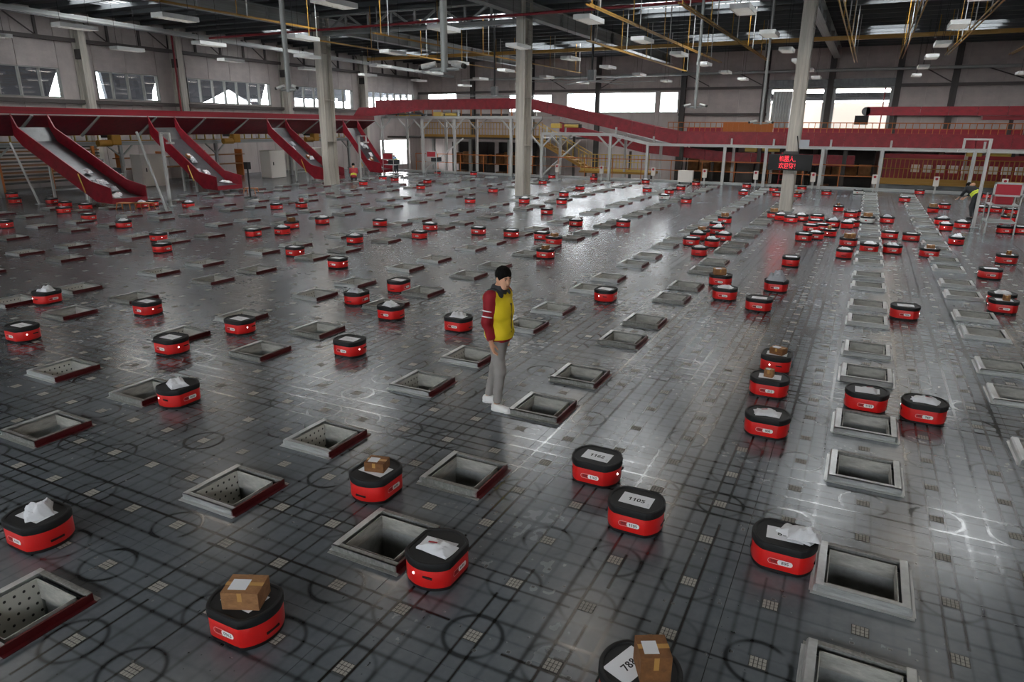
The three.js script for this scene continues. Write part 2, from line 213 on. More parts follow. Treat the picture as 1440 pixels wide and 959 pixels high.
for (let c = -62.5; c < 38; c += 4) for (let r = -20.5; r < 64; r += 5) {
  let vis = false; for (const a of [0, 1, 2, 3, 4]) for (const b of [0, 1.25, 2.5, 3.75, 5]) if (inView((c + a) * P, 0, -(r + b) * Q, 1.12)) vis = true;
  const r1 = Math.min(r + 5, 64.8), ca = Math.max(c, XL / P), cb = Math.min(c + 4, XR / P), ra = Math.max(r, -ZB / Q);
  if (vis) floorPanel(ca, cb, ra, r1); else unseen.push(span(ca * P, cb * P, -0.03, 0, -r1 * Q, -ra * Q));
}
mesh('outer_floor_panels', merge(unseen), wide.mat, floor).userData.kind = 'stuff';
// white cell plates at the grid points
{
  const plateGeo = (() => { const out = []; for (let a = 0; a < 4; a++) for (let b = 0; b < 3; b++) out.push(boxG(0.0215, 0.0022, 0.0275, (a - 1.5) * 0.0265, 0.0021, (b - 1) * 0.0335)); return merge(out); })();
  const backGeo = boxG(0.112, 0.001, 0.108, 0, 0.0006, 0), white = std(0xa8a49c, 0.6, 0, { map: dirtA }), back = std(0x24221f, 0.7);
  const spots = [];
  for (let c = -44; c <= 24; c++) for (let r = -5; r <= 60; r++) { if (holeCols.includes(c) && isHoleRow(r)) continue; if (!inView(c * P, 0, -r * Q, 1.02)) continue; spots.push([c, r, Math.hypot(c * P - 3.67, -r * Q - 3.27)]); }
  spots.sort((a, b) => a[2] - b[2]);
  spots.slice(0, 290).forEach(([c, r]) => { const g = mesh('marker_backing', backGeo, back, floor); g.position.set(c * P, 0, -r * Q); const k = mesh('marker_cells', plateGeo, white, g); k.rotation.y = (hash(c, r, 40) - 0.5) * 0.04; });
  const rest = spots.slice(290).filter((s) => s[2] < 23), im = new THREE.InstancedMesh(boxG(0.1, 0.002, 0.1, 0, 0.001, 0), white, rest.length); im.name = 'distant_marker_plates'; im.userData.kind = 'stuff'; const m4 = new THREE.Matrix4(); rest.forEach(([c, r], i) => im.setMatrixAt(i, m4.makeTranslation(c * P, 0, -r * Q))); floor.add(im);
}
// ---------------------------------------------------------------- steel columns, beams, roof services
function column(x, z, label) {
  const t = thing('steel_column', label, 'column', [x, 0, z]);
  mesh('flange', span(-0.23, 0.23, -0.02, YR, 0.37, 0.4), M.column, t); mesh('flange', span(-0.23, 0.23, -0.02, YR, -0.4, -0.37), M.column, t); mesh('web', span(-0.012, 0.012, -0.02, YR, -0.37, 0.37), M.column, t);
  for (const y of [2.4, 4.6, 7.0, 8.0]) for (const s of [-1, 1]) mesh('stiffener', span(s * 0.012, s * 0.22, y, y + 0.02, -0.37, 0.37), M.column, t);
  for (let k = 0; k < 9; k++) mesh('rung', rodG([0.2, 7.2 + k * 0.19, -0.36], [0.2, 7.2 + k * 0.19, 0.36], 0.012, 6), M.column, t);
  mesh('base_plate', span(-0.32, 0.32, -0.005, 0.02, -0.48, 0.48), M.steel, t);
  return t;
}
column(-23.62, -27.9, 'tall pale steel column beside the red chutes, foot hidden by robots');
column(-11.4, -27.85, 'tall pale steel column standing among the floor holes, no sign on it');
column(0.91, -27.7, 'tall pale steel column that carries the red lettered sign');
{
  const t = tag(thing('roof_truss', '', 'truss', [0, 0, 0]), 'grey lattice roof truss spanning between two steel columns', 'truss');
  const z = -27.85, y0 = 7.95, y1 = 8.85; mesh('bottom_chord', span(-23.4, -11.62, y0 - 0.1, y0 + 0.1, z - 0.12, z + 0.12), M.steel, t); mesh('top_chord', span(-23.4, -11.62, y1 - 0.08, y1 + 0.08, z - 0.12, z + 0.12), M.steel, t);
  for (let k = 0; k < 8; k++) { const a = -23.3 + k * 1.45, b = a + 1.45; mesh('diagonal', barG([a, k % 2 ? y1 : y0, z], [b, k % 2 ? y0 : y1, z], 0.1), M.steel, t); if (k) mesh('upright', span(a - 0.05, a + 0.05, y0, y1, z - 0.05, z + 0.05), M.steel, t); }
  for (const [x, l] of [[-23.62, 'grey roof beam running over the chute-side column'], [-11.4, 'grey roof beam running over the middle column'], [0.75, 'grey roof beam running over the column with the sign'], [12.9, 'grey roof beam near the dark side of the hall']]) {
    const b = thing('roof_beam', l, 'beam', [x, 0, 0]); mesh('bottom_flange', span(-0.22, 0.22, 8.12, 8.15, ZF + 0.3, 3), M.steel, b); mesh('web', span(-0.015, 0.015, 8.15, 8.78, ZF + 0.3, 3), M.steel, b); mesh('top_flange', span(-0.22, 0.22, 8.76, 8.8, ZF + 0.3, 3), M.steel, b);
    for (let z2 = -52; z2 < 0; z2 += 4) mesh('web_stiffener', span(-0.2, 0.2, 8.15, 8.76, z2, z2 + 0.02), M.steel, b);
  }
  for (const [z2, l] of [[-21.8, 0], [-27.8, 0], [-36.8, 0], [-45.8, 0], [-15.8, 0]]) { const c = thing('wall_column', ['pale wall column between the first and second strip windows', 'pale wall column with a red pipe on its side', 'pale wall column left of the window behind the tall column', 'dark wall column beside the last strip window', 'wall column at the left edge'][[-21.8, -27.8, -36.8, -45.8, -15.8].indexOf(z2)], 'column', [XL + 0.45, 0, z2]); mesh('flange', span(0.3, 0.33, -0.02, YR - 0.2, -0.2, 0.2), M.column, c); mesh('flange', span(-0.35, -0.32, -0.02, YR - 0.2, -0.2, 0.2), M.column, c); mesh('web', span(-0.32, 0.3, -0.02, YR - 0.2, -0.012, 0.012), M.column, c); mesh('bracket', span(-0.3, 0.3, 6.6, 7.1, -0.15, 0.15), M.darkSteel, c); if (z2 === -27.8) mesh('red_downpipe', rodG([0.2, 0, 0.3], [0.2, 8.6, 0.3], 0.06), M.redPipe, c); }
  tag(mesh('air_duct', barG([-31, 8.24, -10], [-31, 7.55, -53.5], 0.28, 0.2), M.galv), 'long galvanised duct running under the roof along the window wall', 'duct');
  tag(mesh('cable_trunking', barG([-32.2, 8.3, -10], [-32.2, 7.7, -53.5], 0.18, 0.12), M.galvDark), 'grey cable trunking beside the long roof duct', 'trunking');
  tag(mesh('fire_pipe', rodG([-30.5, 7.3, ZF + 0.7], [XR, 7.3, ZF + 0.7], 0.11), M.galv), 'galvanised pipe running along the end wall above the doors', 'pipe');
  tag(mesh('sprinkler_pipe', rodG([-30, 7.86, -26], [16, 8.04, -26], 0.06), M.redPipe), 'dark red sprinkler pipe crossing under the roof past the truss', 'pipe');
  const yb = thing('yellow_crane_beam', 'yellow-brown steel beam crossing the hall under the roof', 'beam', [0, 0, -40]); mesh('beam', span(-30, 20, 7.8, 8.0, -0.12, 0.12), M.yellow, yb); for (let x = -30; x < 20; x += 6) mesh('hanger', rodG([x, 8, 0], [x, 9, 0], 0.025, 6), M.yellow, yb);
  [[2.3, -12, -44], [4.55, -12, -42.4], [6.6, -12, -41], [9.5, -10, -42], [-2.2, -20, -41], [-4.9, -19, -41.2], [-8.3, -28, -47], [-15.6, -22, -46], [-17, -11, -20], [-19.6, -22, -44]].forEach(([x, z0, z1], i) => {
    const t2 = thing('yellow_cable_rail', 'thin yellow double rail hung from the roof on drop rods', 'rail', [x, 0, 0], 0, 'yellow rails hung under the roof');
    for (const s of [-1, 1]) mesh('rail', span(s * 0.07 - 0.018, s * 0.07 + 0.018, 6.97, 7.015, z0, z1), M.yellow, t2);
    for (let z3 = z0 - 0.6; z3 > z1; z3 -= 4.5) { mesh('hanger', rodG([-0.09, 7, z3], [-0.09, 9, z3], 0.022, 6), M.yellow, t2); mesh('hanger', rodG([0.09, 7, z3 - 0.3], [0.09, 9, z3 - 0.3], 0.022, 6), M.white, t2); }
  });
  // ceiling lamps
  const lampX = [11.2, 5.7, -0.1, -4.8, -10.2, -16.7, -21.9, -27.2], lampZ = [-13.2, -18.9, -24.8, -30.7, -36.3, -42.4, -49.2];
  const body = merge([span(-0.27, 0.27, 6.54, 6.6, -0.68, 0.68), span(-0.27, -0.25, 6.46, 6.55, -0.68, 0.68), span(0.25, 0.27, 6.46, 6.55, -0.68, 0.68), span(-0.27, 0.27, 6.46, 6.55, -0.68, -0.66), span(-0.27, 0.27, 6.46, 6.55, 0.66, 0.68)]), diff = span(-0.25, 0.25, 6.525, 6.54, -0.66, 0.66), lou = span(-0.25, 0.25, 6.465, 6.52, -0.004, 0.004), cord = rodG([0, 6.6, 0], [0, 9, 0], 0.008, 5);
  for (const x of lampX) for (const z2 of [...lampZ, -7.5, -1.8]) {
    if (z2 > -10 && x < -12) continue;
    const l = thing('ceiling_lamp', 'white rectangular louvred lamp hung on thin cords under the roof', 'lamp', [x, 0, z2], 0, 'louvred lamps under the roof');
    mesh('housing', body, M.lampBody, l); mesh('diffuser', diff, M.lampGlow, l); for (let k = -2; k <= 2; k++) { const v = mesh('louvre', lou, M.lampBody, l); v.position.z = k * 0.22; } for (const s of [-0.5, 0.5]) { const v = mesh('cord', cord, M.black, l); v.position.z = s; }
  }
  for (const x of lampX) for (const z2 of [...lampZ, -7.5, -1.8]) { if (z2 > -10 && x < -12) continue; const L = new THREE.RectAreaLight(0xfff4e6, LAMP_POWER, 0.5, 1.32); L.position.set(x, 6.44, z2); L.rotation.x = -Math.PI / 2; scene.add(L); }
  // hanging cameras and fans
  function cameraPole(x, y, z, r, label, k = 0.68) { const t2 = thing('camera_pole', label, 'camera', [x, 0, z]); mesh('pole', rodG([0, y, 0], [0, 8.8, 0], r, 12), M.steel, t2); mesh('crossbar', rodG([-0.45 * k, y + 0.05, 0], [0.45 * k, y + 0.05, 0], 0.03), M.steel, t2); for (const s of [-1, 1]) { const c = mesh('bullet_camera', rodG([s * 0.26 * k, y + 0.14, 0], [s * 0.62 * k, y + 0.09, 0.12 * k], 0.075 * k, 12), M.white, t2); mesh('lens', rodG([s * 0.6 * k, y + 0.093, 0.113 * k], [s * 0.7 * k, y + 0.078, 0.15 * k], 0.062 * k, 12), M.black, c); mesh('bracket', rodG([s * 0.4 * k, y + 0.05, 0], [s * 0.42 * k, y + 0.12, 0.04 * k], 0.02), M.steel, c); } return t2; }
  cameraPole(-3.2, 4.18, -7.7, 0.062, 'thick ceiling pole with two white bullet cameras, nearest the truss');
  cameraPole(-8.8, 4.02, -9.7, 0.062, 'ceiling pole with two dark-lensed cameras by the side windows', 0.5);
  cameraPole(-2.6, 4.0, -25, 0.055, 'thin ceiling pole with cameras below the long far window');
  cameraPole(-0.35, 3.42, -27, 0.05, 'thin ceiling pole with cameras left of the column with the sign');
  function fan(x, y, z, label) { const t2 = thing('ceiling_fan', label, 'fan', [x, 0, z]); mesh('drop_rod', rodG([0, y + 0.3, 0], [0, 9, 0], 0.05), M.black, t2); mesh('motor', span(-0.16, 0.16, y - 0.05, y + 0.42, -0.16, 0.16), M.galvDark, t2); mesh('hub', rodG([0, y - 0.12, 0], [0, y - 0.05, 0], 0.22, 16), M.galv, t2); for (let k = 0; k < 6; k++) { const b = mesh('blade', span(0.2, 3.0, y - 0.1, y - 0.08, -0.09, 0.09), M.steel, t2); b.rotation.y = k * Math.PI / 3 + 0.3; } }
  fan(-8.6, 5.45, -29.5, 'big ceiling fan on a dark rod before the long far window'); fan(-15.2, 4.95, -32, 'big ceiling fan low over the red conveyor');
}
// ---------------------------------------------------------------- drop holes with raised metal frames
{
  const perf = (() => { const c = document.createElement('canvas'); c.width = 256; c.height = 192; const g = c.getContext('2d'); g.fillStyle = '#c6c4bb'; g.fillRect(0, 0, 256, 192); g.fillStyle = '#2c2b29'; for (let j = 0; j < 5; j++) for (let i = 0; i < 7; i++) { g.beginPath(); g.arc(22 + i * 36 + (j % 2) * 12, 24 + j * 36, 5.5, 0, 7); g.fill(); } const t = new THREE.CanvasTexture(c); t.colorSpace = THREE.SRGBColorSpace; return t; })();
  const perfMat = std(0xffffff, 0.5, 0, { map: perf });
  const o = 0.31, i = 0.255, h = 0.07, t = 0.012;
  const rimZ = (s) => merge([span(-o, o, 0, h, s * o, s * (o - t)), span(-o, o, h - 0.012, h, s * o, s * (o - 0.042)), span(-o - 0.03, o + 0.03, 0.001, 0.006, s * o, s * (o + 0.035))]);
  const rimX = (s) => merge([span(s * o, s * (o - t), 0, h, -o, o), prismG([[s * (o + 0.012), 0.006], [s * (o + 0.012), h * 0.75], [s * o, h + 0.001], [s * (o - 0.055), h + 0.001], [s * (o - 0.055), h - 0.011], [s * (o - t), h - 0.011], [s * (o - t), 0.006]].sort(() => 0), o * 2), span(s * o, s * (o + 0.04), 0.001, 0.006, -o, o)]);
  const G = { plate: merge([span(o - 0.014, o + 0.004, 0, h - 0.006, -o, o), span(o, o + 0.04, 0.001, 0.006, -o, o)]), front: rimZ(1), back: rimZ(-1), left: rimX(-1), right: rimX(1), strip: span(o + 0.013, o + 0.017, 0.008, 0.058, -o + 0.01, o - 0.01), strip2: span(o - 0.006, o + 0.014, h + 0.001, h + 0.004, -o + 0.01, o - 0.01),
    lX: (s, d) => span(s * 0.238, s * 0.232, -d, 0.052, -0.235, 0.235), lZ: (s, d) => span(-0.235, 0.235, -d, 0.052, s * 0.238, s * 0.232),
sleeve: merge([span(-0.283, -0.273, -0.4, -0.03, -0.28, 0.28), span(0.273, 0.283, -0.4, -0.03, -0.28, 0.28), span(-0.28, 0.28, -0.4, -0.03, -0.283, -0.273), span(-0.28, 0.28, -0.4, -0.03, 0.273, 0.283)]) };
  const shallow = [G.lX(-1, 0.07), G.lX(1, 0.07), G.lZ(-1, 0.07), G.lZ(1, 0.07)], deep = [G.lX(-1, 0.34), G.lX(1, 0.34), G.lZ(-1, 0.12), G.lZ(1, 0.12)];
  const bright = std(0xd3d5d4, 0.3, 0.4, { map: dirtA }), dull = std(0xa5a5a0, 0.5, 0.25, { map: dirtB });
  function makeHole(kind) {
    const g = thing('drop_hole_frame', '', 'floor hole');
    mesh('front_rim', G.front, kind === 'plain' ? dull : M.galv, g); mesh('back_rim', G.back, dull, g); mesh('side_rim', G.left, bright, g); mesh('side_rim', kind === 'right' ? G.right : G.plate, kind === 'right' ? M.galv : M.redStrip, g);
    const L = kind === 'perforated' ? deep : shallow; mesh('liner_panel', L[0], kind === 'perforated' ? perfMat : M.liner, g); mesh('liner_panel', L[1], M.liner, g); mesh('liner_panel', L[2], M.liner, g); mesh('liner_panel', L[3], M.liner, g);
    mesh('drop_sleeve', G.sleeve, M.galv, g); return g;
  }
  const proto = {}; const lab = { perforated: ['open floor hole with perforated inner plate and dark red edge strip', 'floor holes with perforated plates'], plain: ['open floor hole with plain metal liner and dark red edge strip', 'floor holes with plain liners'], right: ['open floor hole with bare galvanised frame and no red strip', 'bare framed floor holes by the wide aisle'] };
  holes.slice(0, 296).forEach(([c, j]) => { const kind = c >= 7 ? 'right' : [-2, -10, -18, -27, -35].includes(c) ? 'perforated' : 'plain'; let g = proto[kind]; if (!g) g = proto[kind] = makeHole(kind); else { const n = numbered('drop_hole_frame'); g = g.clone(); g.name = n; scene.add(g); } g.userData = { label: lab[kind][0], category: 'floor hole', group: lab[kind][1] }; g.position.set(c * P, 0, -j * Q); });
  const far = holes.slice(296); if (far.length) { const im = new THREE.InstancedMesh(merge([G.front, G.back, G.left, G.right]), M.galv, far.length), m4 = new THREE.Matrix4(); far.forEach(([c, j], k) => im.setMatrixAt(k, m4.makeTranslation(c * P, 0, -j * Q))); im.name = 'distant_hole_frames'; im.userData = { kind: 'stuff', label: 'tiny grey hole frames at the far end of the floor', category: 'floor hole' }; scene.add(im); }
}
// ---------------------------------------------------------------- sorting robots
const outline = (k = 1, inset = 0) => { const R = 0.238 * k - inset, W = 0.196 * k - inset, pts = []; const a0 = Math.asin(W / R); for (const s of [1, -1]) for (let n = 0; n <= 16; n++) { const a = (-a0 + 2 * a0 * n / 16); pts.push([s * R * Math.cos(a), s * R * Math.sin(a)]); } 
  const out = []; for (let n = 0; n < pts.length; n++) { const p = pts[n], q = pts[(n + 1) % pts.length], r = pts[(n + pts.length - 1) % pts.length]; const lp = Math.hypot(p[0] - r[0], p[1] - r[1]), lq = Math.hypot(p[0] - q[0], p[1] - q[1]), f = 0.045; if (lp > 0.1) { out.push([p[0] + (r[0] - p[0]) * f / lp, p[1] + (r[1] - p[1]) * f / lp], [p[0] * 0.985, p[1] * 0.985]); } else if (lq > 0.1) out.push([p[0] * 0.985, p[1] * 0.985], [p[0] + (q[0] - p[0]) * f / lq, p[1] + (q[1] - p[1]) * f / lq]); else out.push(p); } return out; };
const slabG = (pts, y0, y1, bevel = 0, hole) => { const s = new THREE.Shape(pts.map((p) => new THREE.Vector2(p[0], p[1]))); if (hole) s.holes.push(new THREE.Path(hole.map((p) => new THREE.Vector2(p[0], p[1])))); const g = new THREE.ExtrudeGeometry(s, { depth: y1 - y0 - 2 * bevel, bevelEnabled: bevel > 0, bevelThickness: bevel, bevelSize: bevel, bevelOffset: -bevel, bevelSegments: 2 }); g.rotateX(-Math.PI / 2); g.translate(0, y0 + bevel, 0); return toCreasedNormals(g, 0.6); };
const atlasMat = (() => {
  const c = document.createElement('canvas'); c.width = 1024; c.height = 1024; const g = c.getContext('2d'); g.fillStyle = '#dcdde0'; g.fillRect(0, 0, 1024, 1024); g.textAlign = 'center'; g.textBaseline = 'middle';
  ['1162', '1105', '788', '895'].forEach((n, k) => { const x = (k % 2) * 512, y = Math.floor(k / 2) * 320; g.fillStyle = '#e2e3e6'; g.fillRect(x, y, 512, 320); g.fillStyle = '#17181a'; g.font = 'bold 130px sans-serif'; g.fillText(n, x + 256, y + 160); g.fillStyle = '#7a7b7e'; for (let i = 0; i < 4; i++) g.fillRect(x + 455 + (i % 2) * 20, y + 200 + i * 22, 9, 14); });
  g.fillStyle = '#dfe0e3'; g.fillRect(0, 640, 512, 320); g.fillStyle = '#9a9ca0'; for (let i = 0; i < 9; i++) g.fillRect(150 + i * 25, 780 + (i % 3) * 4, 16, 26);
  const t = new THREE.CanvasTexture(c); t.colorSpace = THREE.SRGBColorSpace; return std(0xffffff, 0.8, 0, { map: t });
})();
const pillNums = ['1162', '1105', '895', '1163', '747', '906', '212', '0963', ''];
const pillMat = (() => {
  const c = document.createElement('canvas'); c.width = 512; c.height = 9 * 128; const g = c.getContext('2d'); g.fillStyle = '#c81a18'; g.fillRect(0, 0, 512, 9 * 128); g.textAlign = 'center'; g.textBaseline = 'middle';
  const pill = (x, y, w, h) => { g.beginPath(); g.arc(x + h / 2, y + h / 2, h / 2, Math.PI / 2, Math.PI * 1.5); g.arc(x + w - h / 2, y + h / 2, h / 2, -Math.PI / 2, Math.PI / 2); g.closePath(); };
  pillNums.forEach((n, k) => { const y = k * 128; g.strokeStyle = '#e8e6e2'; g.lineWidth = 7; pill(8, y + 10, 380, 108); g.stroke(); g.fillStyle = '#5c0d12'; g.fillRect(60, y + 34, 130, 20); g.fillRect(60, y + 62, 130, 14); g.fillRect(74, y + 84, 116, 12); g.fillStyle = '#e6e5e1'; pill(200, y + 8, 304, 112); g.fill(); g.fillStyle = '#1a1a1b'; if (n) { g.font = 'bold 92px sans-serif'; g.fillText(n, 352, y + 66); } else { g.fillStyle = '#6d6d70'; for (let i = 0; i < 4; i++) g.fillRect(262 + i * 46, y + 40 + (i % 2) * 5, 30, 46); } });
  const t = new THREE.CanvasTexture(c); t.colorSpace = THREE.SRGBColorSpace; return std(0xffffff, 0.5, 0, { map: t });
})();
function uvRect(g, u0, v0, u1, v1) { const uv = g.attributes.uv, p = g.attributes.position; g.computeBoundingBox(); const b = g.boundingBox, a = (b.max.y - b.min.y) > (b.max.z - b.min.z) ? 'y' : 'z'; for (let i = 0; i < p.count; i++) { const s = (p.getX(i) - b.min.x) / (b.max.x - b.min.x), q = a === 'y' ? (p.getY(i) - b.min.y) / (b.max.y - b.min.y) : (b.max.z - p.getZ(i)) / (b.max.z - b.min.z); uv.setXY(i, u0 + (u1 - u0) * s, v0 + (v1 - v0) * q); } return g; }
const paperG = {}; ['1162', '1105', '788', '895', ''].forEach((n, k) => { const x = k < 4 ? (k % 2) * 512 : 0, y = k < 4 ? Math.floor(k / 2) * 320 : 640; paperG[n] = uvRect(boxG(0.27, 0.0016, 0.18, 0, 0.0008, 0), x / 1024, 1 - (y + 320) / 1024, (x + 512) / 1024, 1 - y / 1024); });
const pillG = {}; pillNums.forEach((n, k) => { const s = new THREE.Shape(); const w = 0.185, h = 0.05, r = h / 2; s.moveTo(-w / 2 + r, -r); s.lineTo(w / 2 - r, -r); s.absarc(w / 2 - r, 0, r, -Math.PI / 2, Math.PI / 2); s.lineTo(-w / 2 + r, r); s.absarc(-w / 2 + r, 0, r, Math.PI / 2, Math.PI * 1.5); pillG[n] = uvRect(new THREE.ExtrudeGeometry(s, { depth: 0.002, bevelEnabled: false, curveSegments: 8 }), 0, 1 - (k + 1) / 9, 1, 1 - k / 9); });
const RG = { skirt: slabG(outline(0.975), 0.006, 0.036, 0), body: slabG(outline(1), 0.032, 0.182, 0.006), rim: slabG(outline(1.03), 0.176, 0.245, 0.012, outline(1.03, 0.03)), tray: slabG(outline(1.0, 0.012), 0.19, 0.234), wheel: (() => { const g = new THREE.CylinderGeometry(0.05, 0.05, 0.03, 14); g.rotateX(Math.PI / 2); return g; })(), slot: new RoundedBoxGeometry(0.012, 0.02, 0.11, 2, 0.005), band: boxG(0.008, 0.016, 0.08), led: new THREE.SphereGeometry(0.011, 10, 8) };
function makeRobot(white) {
  const t = thing('sorting_robot', '', 'robot'), red = white ? M.robotWhite : M.robotRed;
  mesh('base_skirt', RG.skirt, M.black, t); const b = mesh('body_shell', RG.body, red, t); mesh('top_rim', RG.rim, M.rubber, t); mesh('tray', RG.tray, M.rubber, t);
  for (const s of [-1, 1]) { const w = mesh('wheel', RG.wheel, M.black, t); w.position.set(0, 0.05, s * 0.15); }
  const sl = mesh('sensor_slot', RG.slot, M.black, t); sl.position.set(-0.2345, 0.082, 0); const bd = mesh('sensor_band', RG.band, M.rubber, t); bd.position.set(0.235, 0.125, -0.06); const ld = mesh('status_light', RG.led, M.led, t); ld.position.set(0.226, 0.128, 0.062); ld.userData.label = 'small bright white light';
  return t;
}
function mailerG(w, l, h, s, fold = 0.5) {                     // crumpled soft mailer
  const nx = 16, nz = 12, g = new THREE.BoxGeometry(w, 1, l, nx, 1, nz), p = g.attributes.position;
  for (let i = 0; i < p.count; i++) { const x = p.getX(i), z = p.getZ(i), e = Math.max(0, Math.min(1, 1 - Math.pow(Math.max(Math.abs(x) * 2 / w, Math.abs(z) * 2 / l), 3))), n = vnoise(x * 26 + s * 7, z * 26, s), n2 = vnoise(x * 60, z * 60 + s, s + 5); p.setY(i, p.getY(i) > 0 ? 0.004 + h * e * (0.45 + fold * n) + 0.012 * n2 * e + 0.01 * (n - 0.4) : 0.0); p.setX(i, x + 0.02 * (vnoise(z * 9, s, s + 2) - 0.5)); p.setZ(i, z + 0.02 * (vnoise(x * 9, s, s + 3) - 0.5)); }
  for (let i = 0; i < p.count; i++) if (p.getY(i) < 0.001) p.setY(i, 0); const m = mergeVertices((g.deleteAttribute('normal'), g.deleteAttribute('uv'), g)); m.computeVertexNormals(); return toCreasedNormals(m, 0.7);
}
const mailGeos = [0, 1, 2, 3, 4].map((k) => mailerG(0.24 + 0.02 * (k % 3), 0.17 + 0.015 * (k % 2), 0.035 + 0.008 * k, k + 3)), bagGeos = [0, 1, 2].map((k) => mailerG(0.25, 0.2, 0.06 + 0.012 * k, k + 20, 0.8)), bigBagGeo = mailerG(0.36, 0.28, 0.17, 31, 0.9), printG = [0, 1].map((k) => boxG(0.07, 0.001, 0.018, 0.02 - 0.05 * k, 0.0, 0.02));
function parcel(kind, x, y, z, label, group) {
  const turn = rr(-0.5, 0.5); let t;
  if (kind === 'bag' || kind === 'bigbag') { t = thing('poly_bag', label, 'parcel', [x, y, z], turn, group); mesh('bag', kind === 'bag' ? bagGeos[Math.floor(rnd() * 3)] : bigBagGeo, rnd() < 0.25 ? M.mailerGrey : M.mailer, t); }
  else if (kind.startsWith('mail')) { t = thing('poly_mailer', label, 'parcel', [x, y, z], turn, group); mesh('envelope', mailGeos[Math.floor(rnd() * 5)], M.mailer, t); const m = mesh('red_print', printG[Math.floor(rnd() * 2)], M.redPrint, t); m.position.y = 0.058; m.rotation.y = 0.3; if (kind === 'mail2') { const n = mesh('envelope', mailGeos[3], M.mailer, t); n.position.set(0.06, 0.03, 0.02); n.rotation.y = 0.5; } }
  else { const d = { box1: [0.25, 0.13, 0.2], box2: [0.18, 0.17, 0.19], box3: [0.19, 0.09, 0.16], sbox: [0.11, 0.1, 0.1], rbox: [0.16, 0.16, 0.14] }[kind]; t = thing('parcel_box', label, 'parcel', [x, y, z], kind === 'box2' ? 0.5 : turn, group); const mat = kind === 'rbox' ? M.redPrint : rnd() < 0.5 ? M.card : M.cardDark; mesh('carton', new RoundedBoxGeometry(d[0], d[1], d[2], 1, 0.004).translate(0, d[1] / 2, 0), mat, t); mesh('tape', boxG(d[0] + 0.001, 0.001, 0.035, 0, d[1] + 0.0004, 0.0), M.tape, t); mesh('address_label', boxG(d[0] * 0.48, 0.0012, d[2] * 0.55, -d[0] * 0.12, d[1] + 0.0012, 0.01), M.paper, t); mesh('side_tape', boxG(0.03, d[1] * 0.5, d[2] + 0.001, 0, d[1] * 0.74, 0), M.tape, t); }
  return t;
}
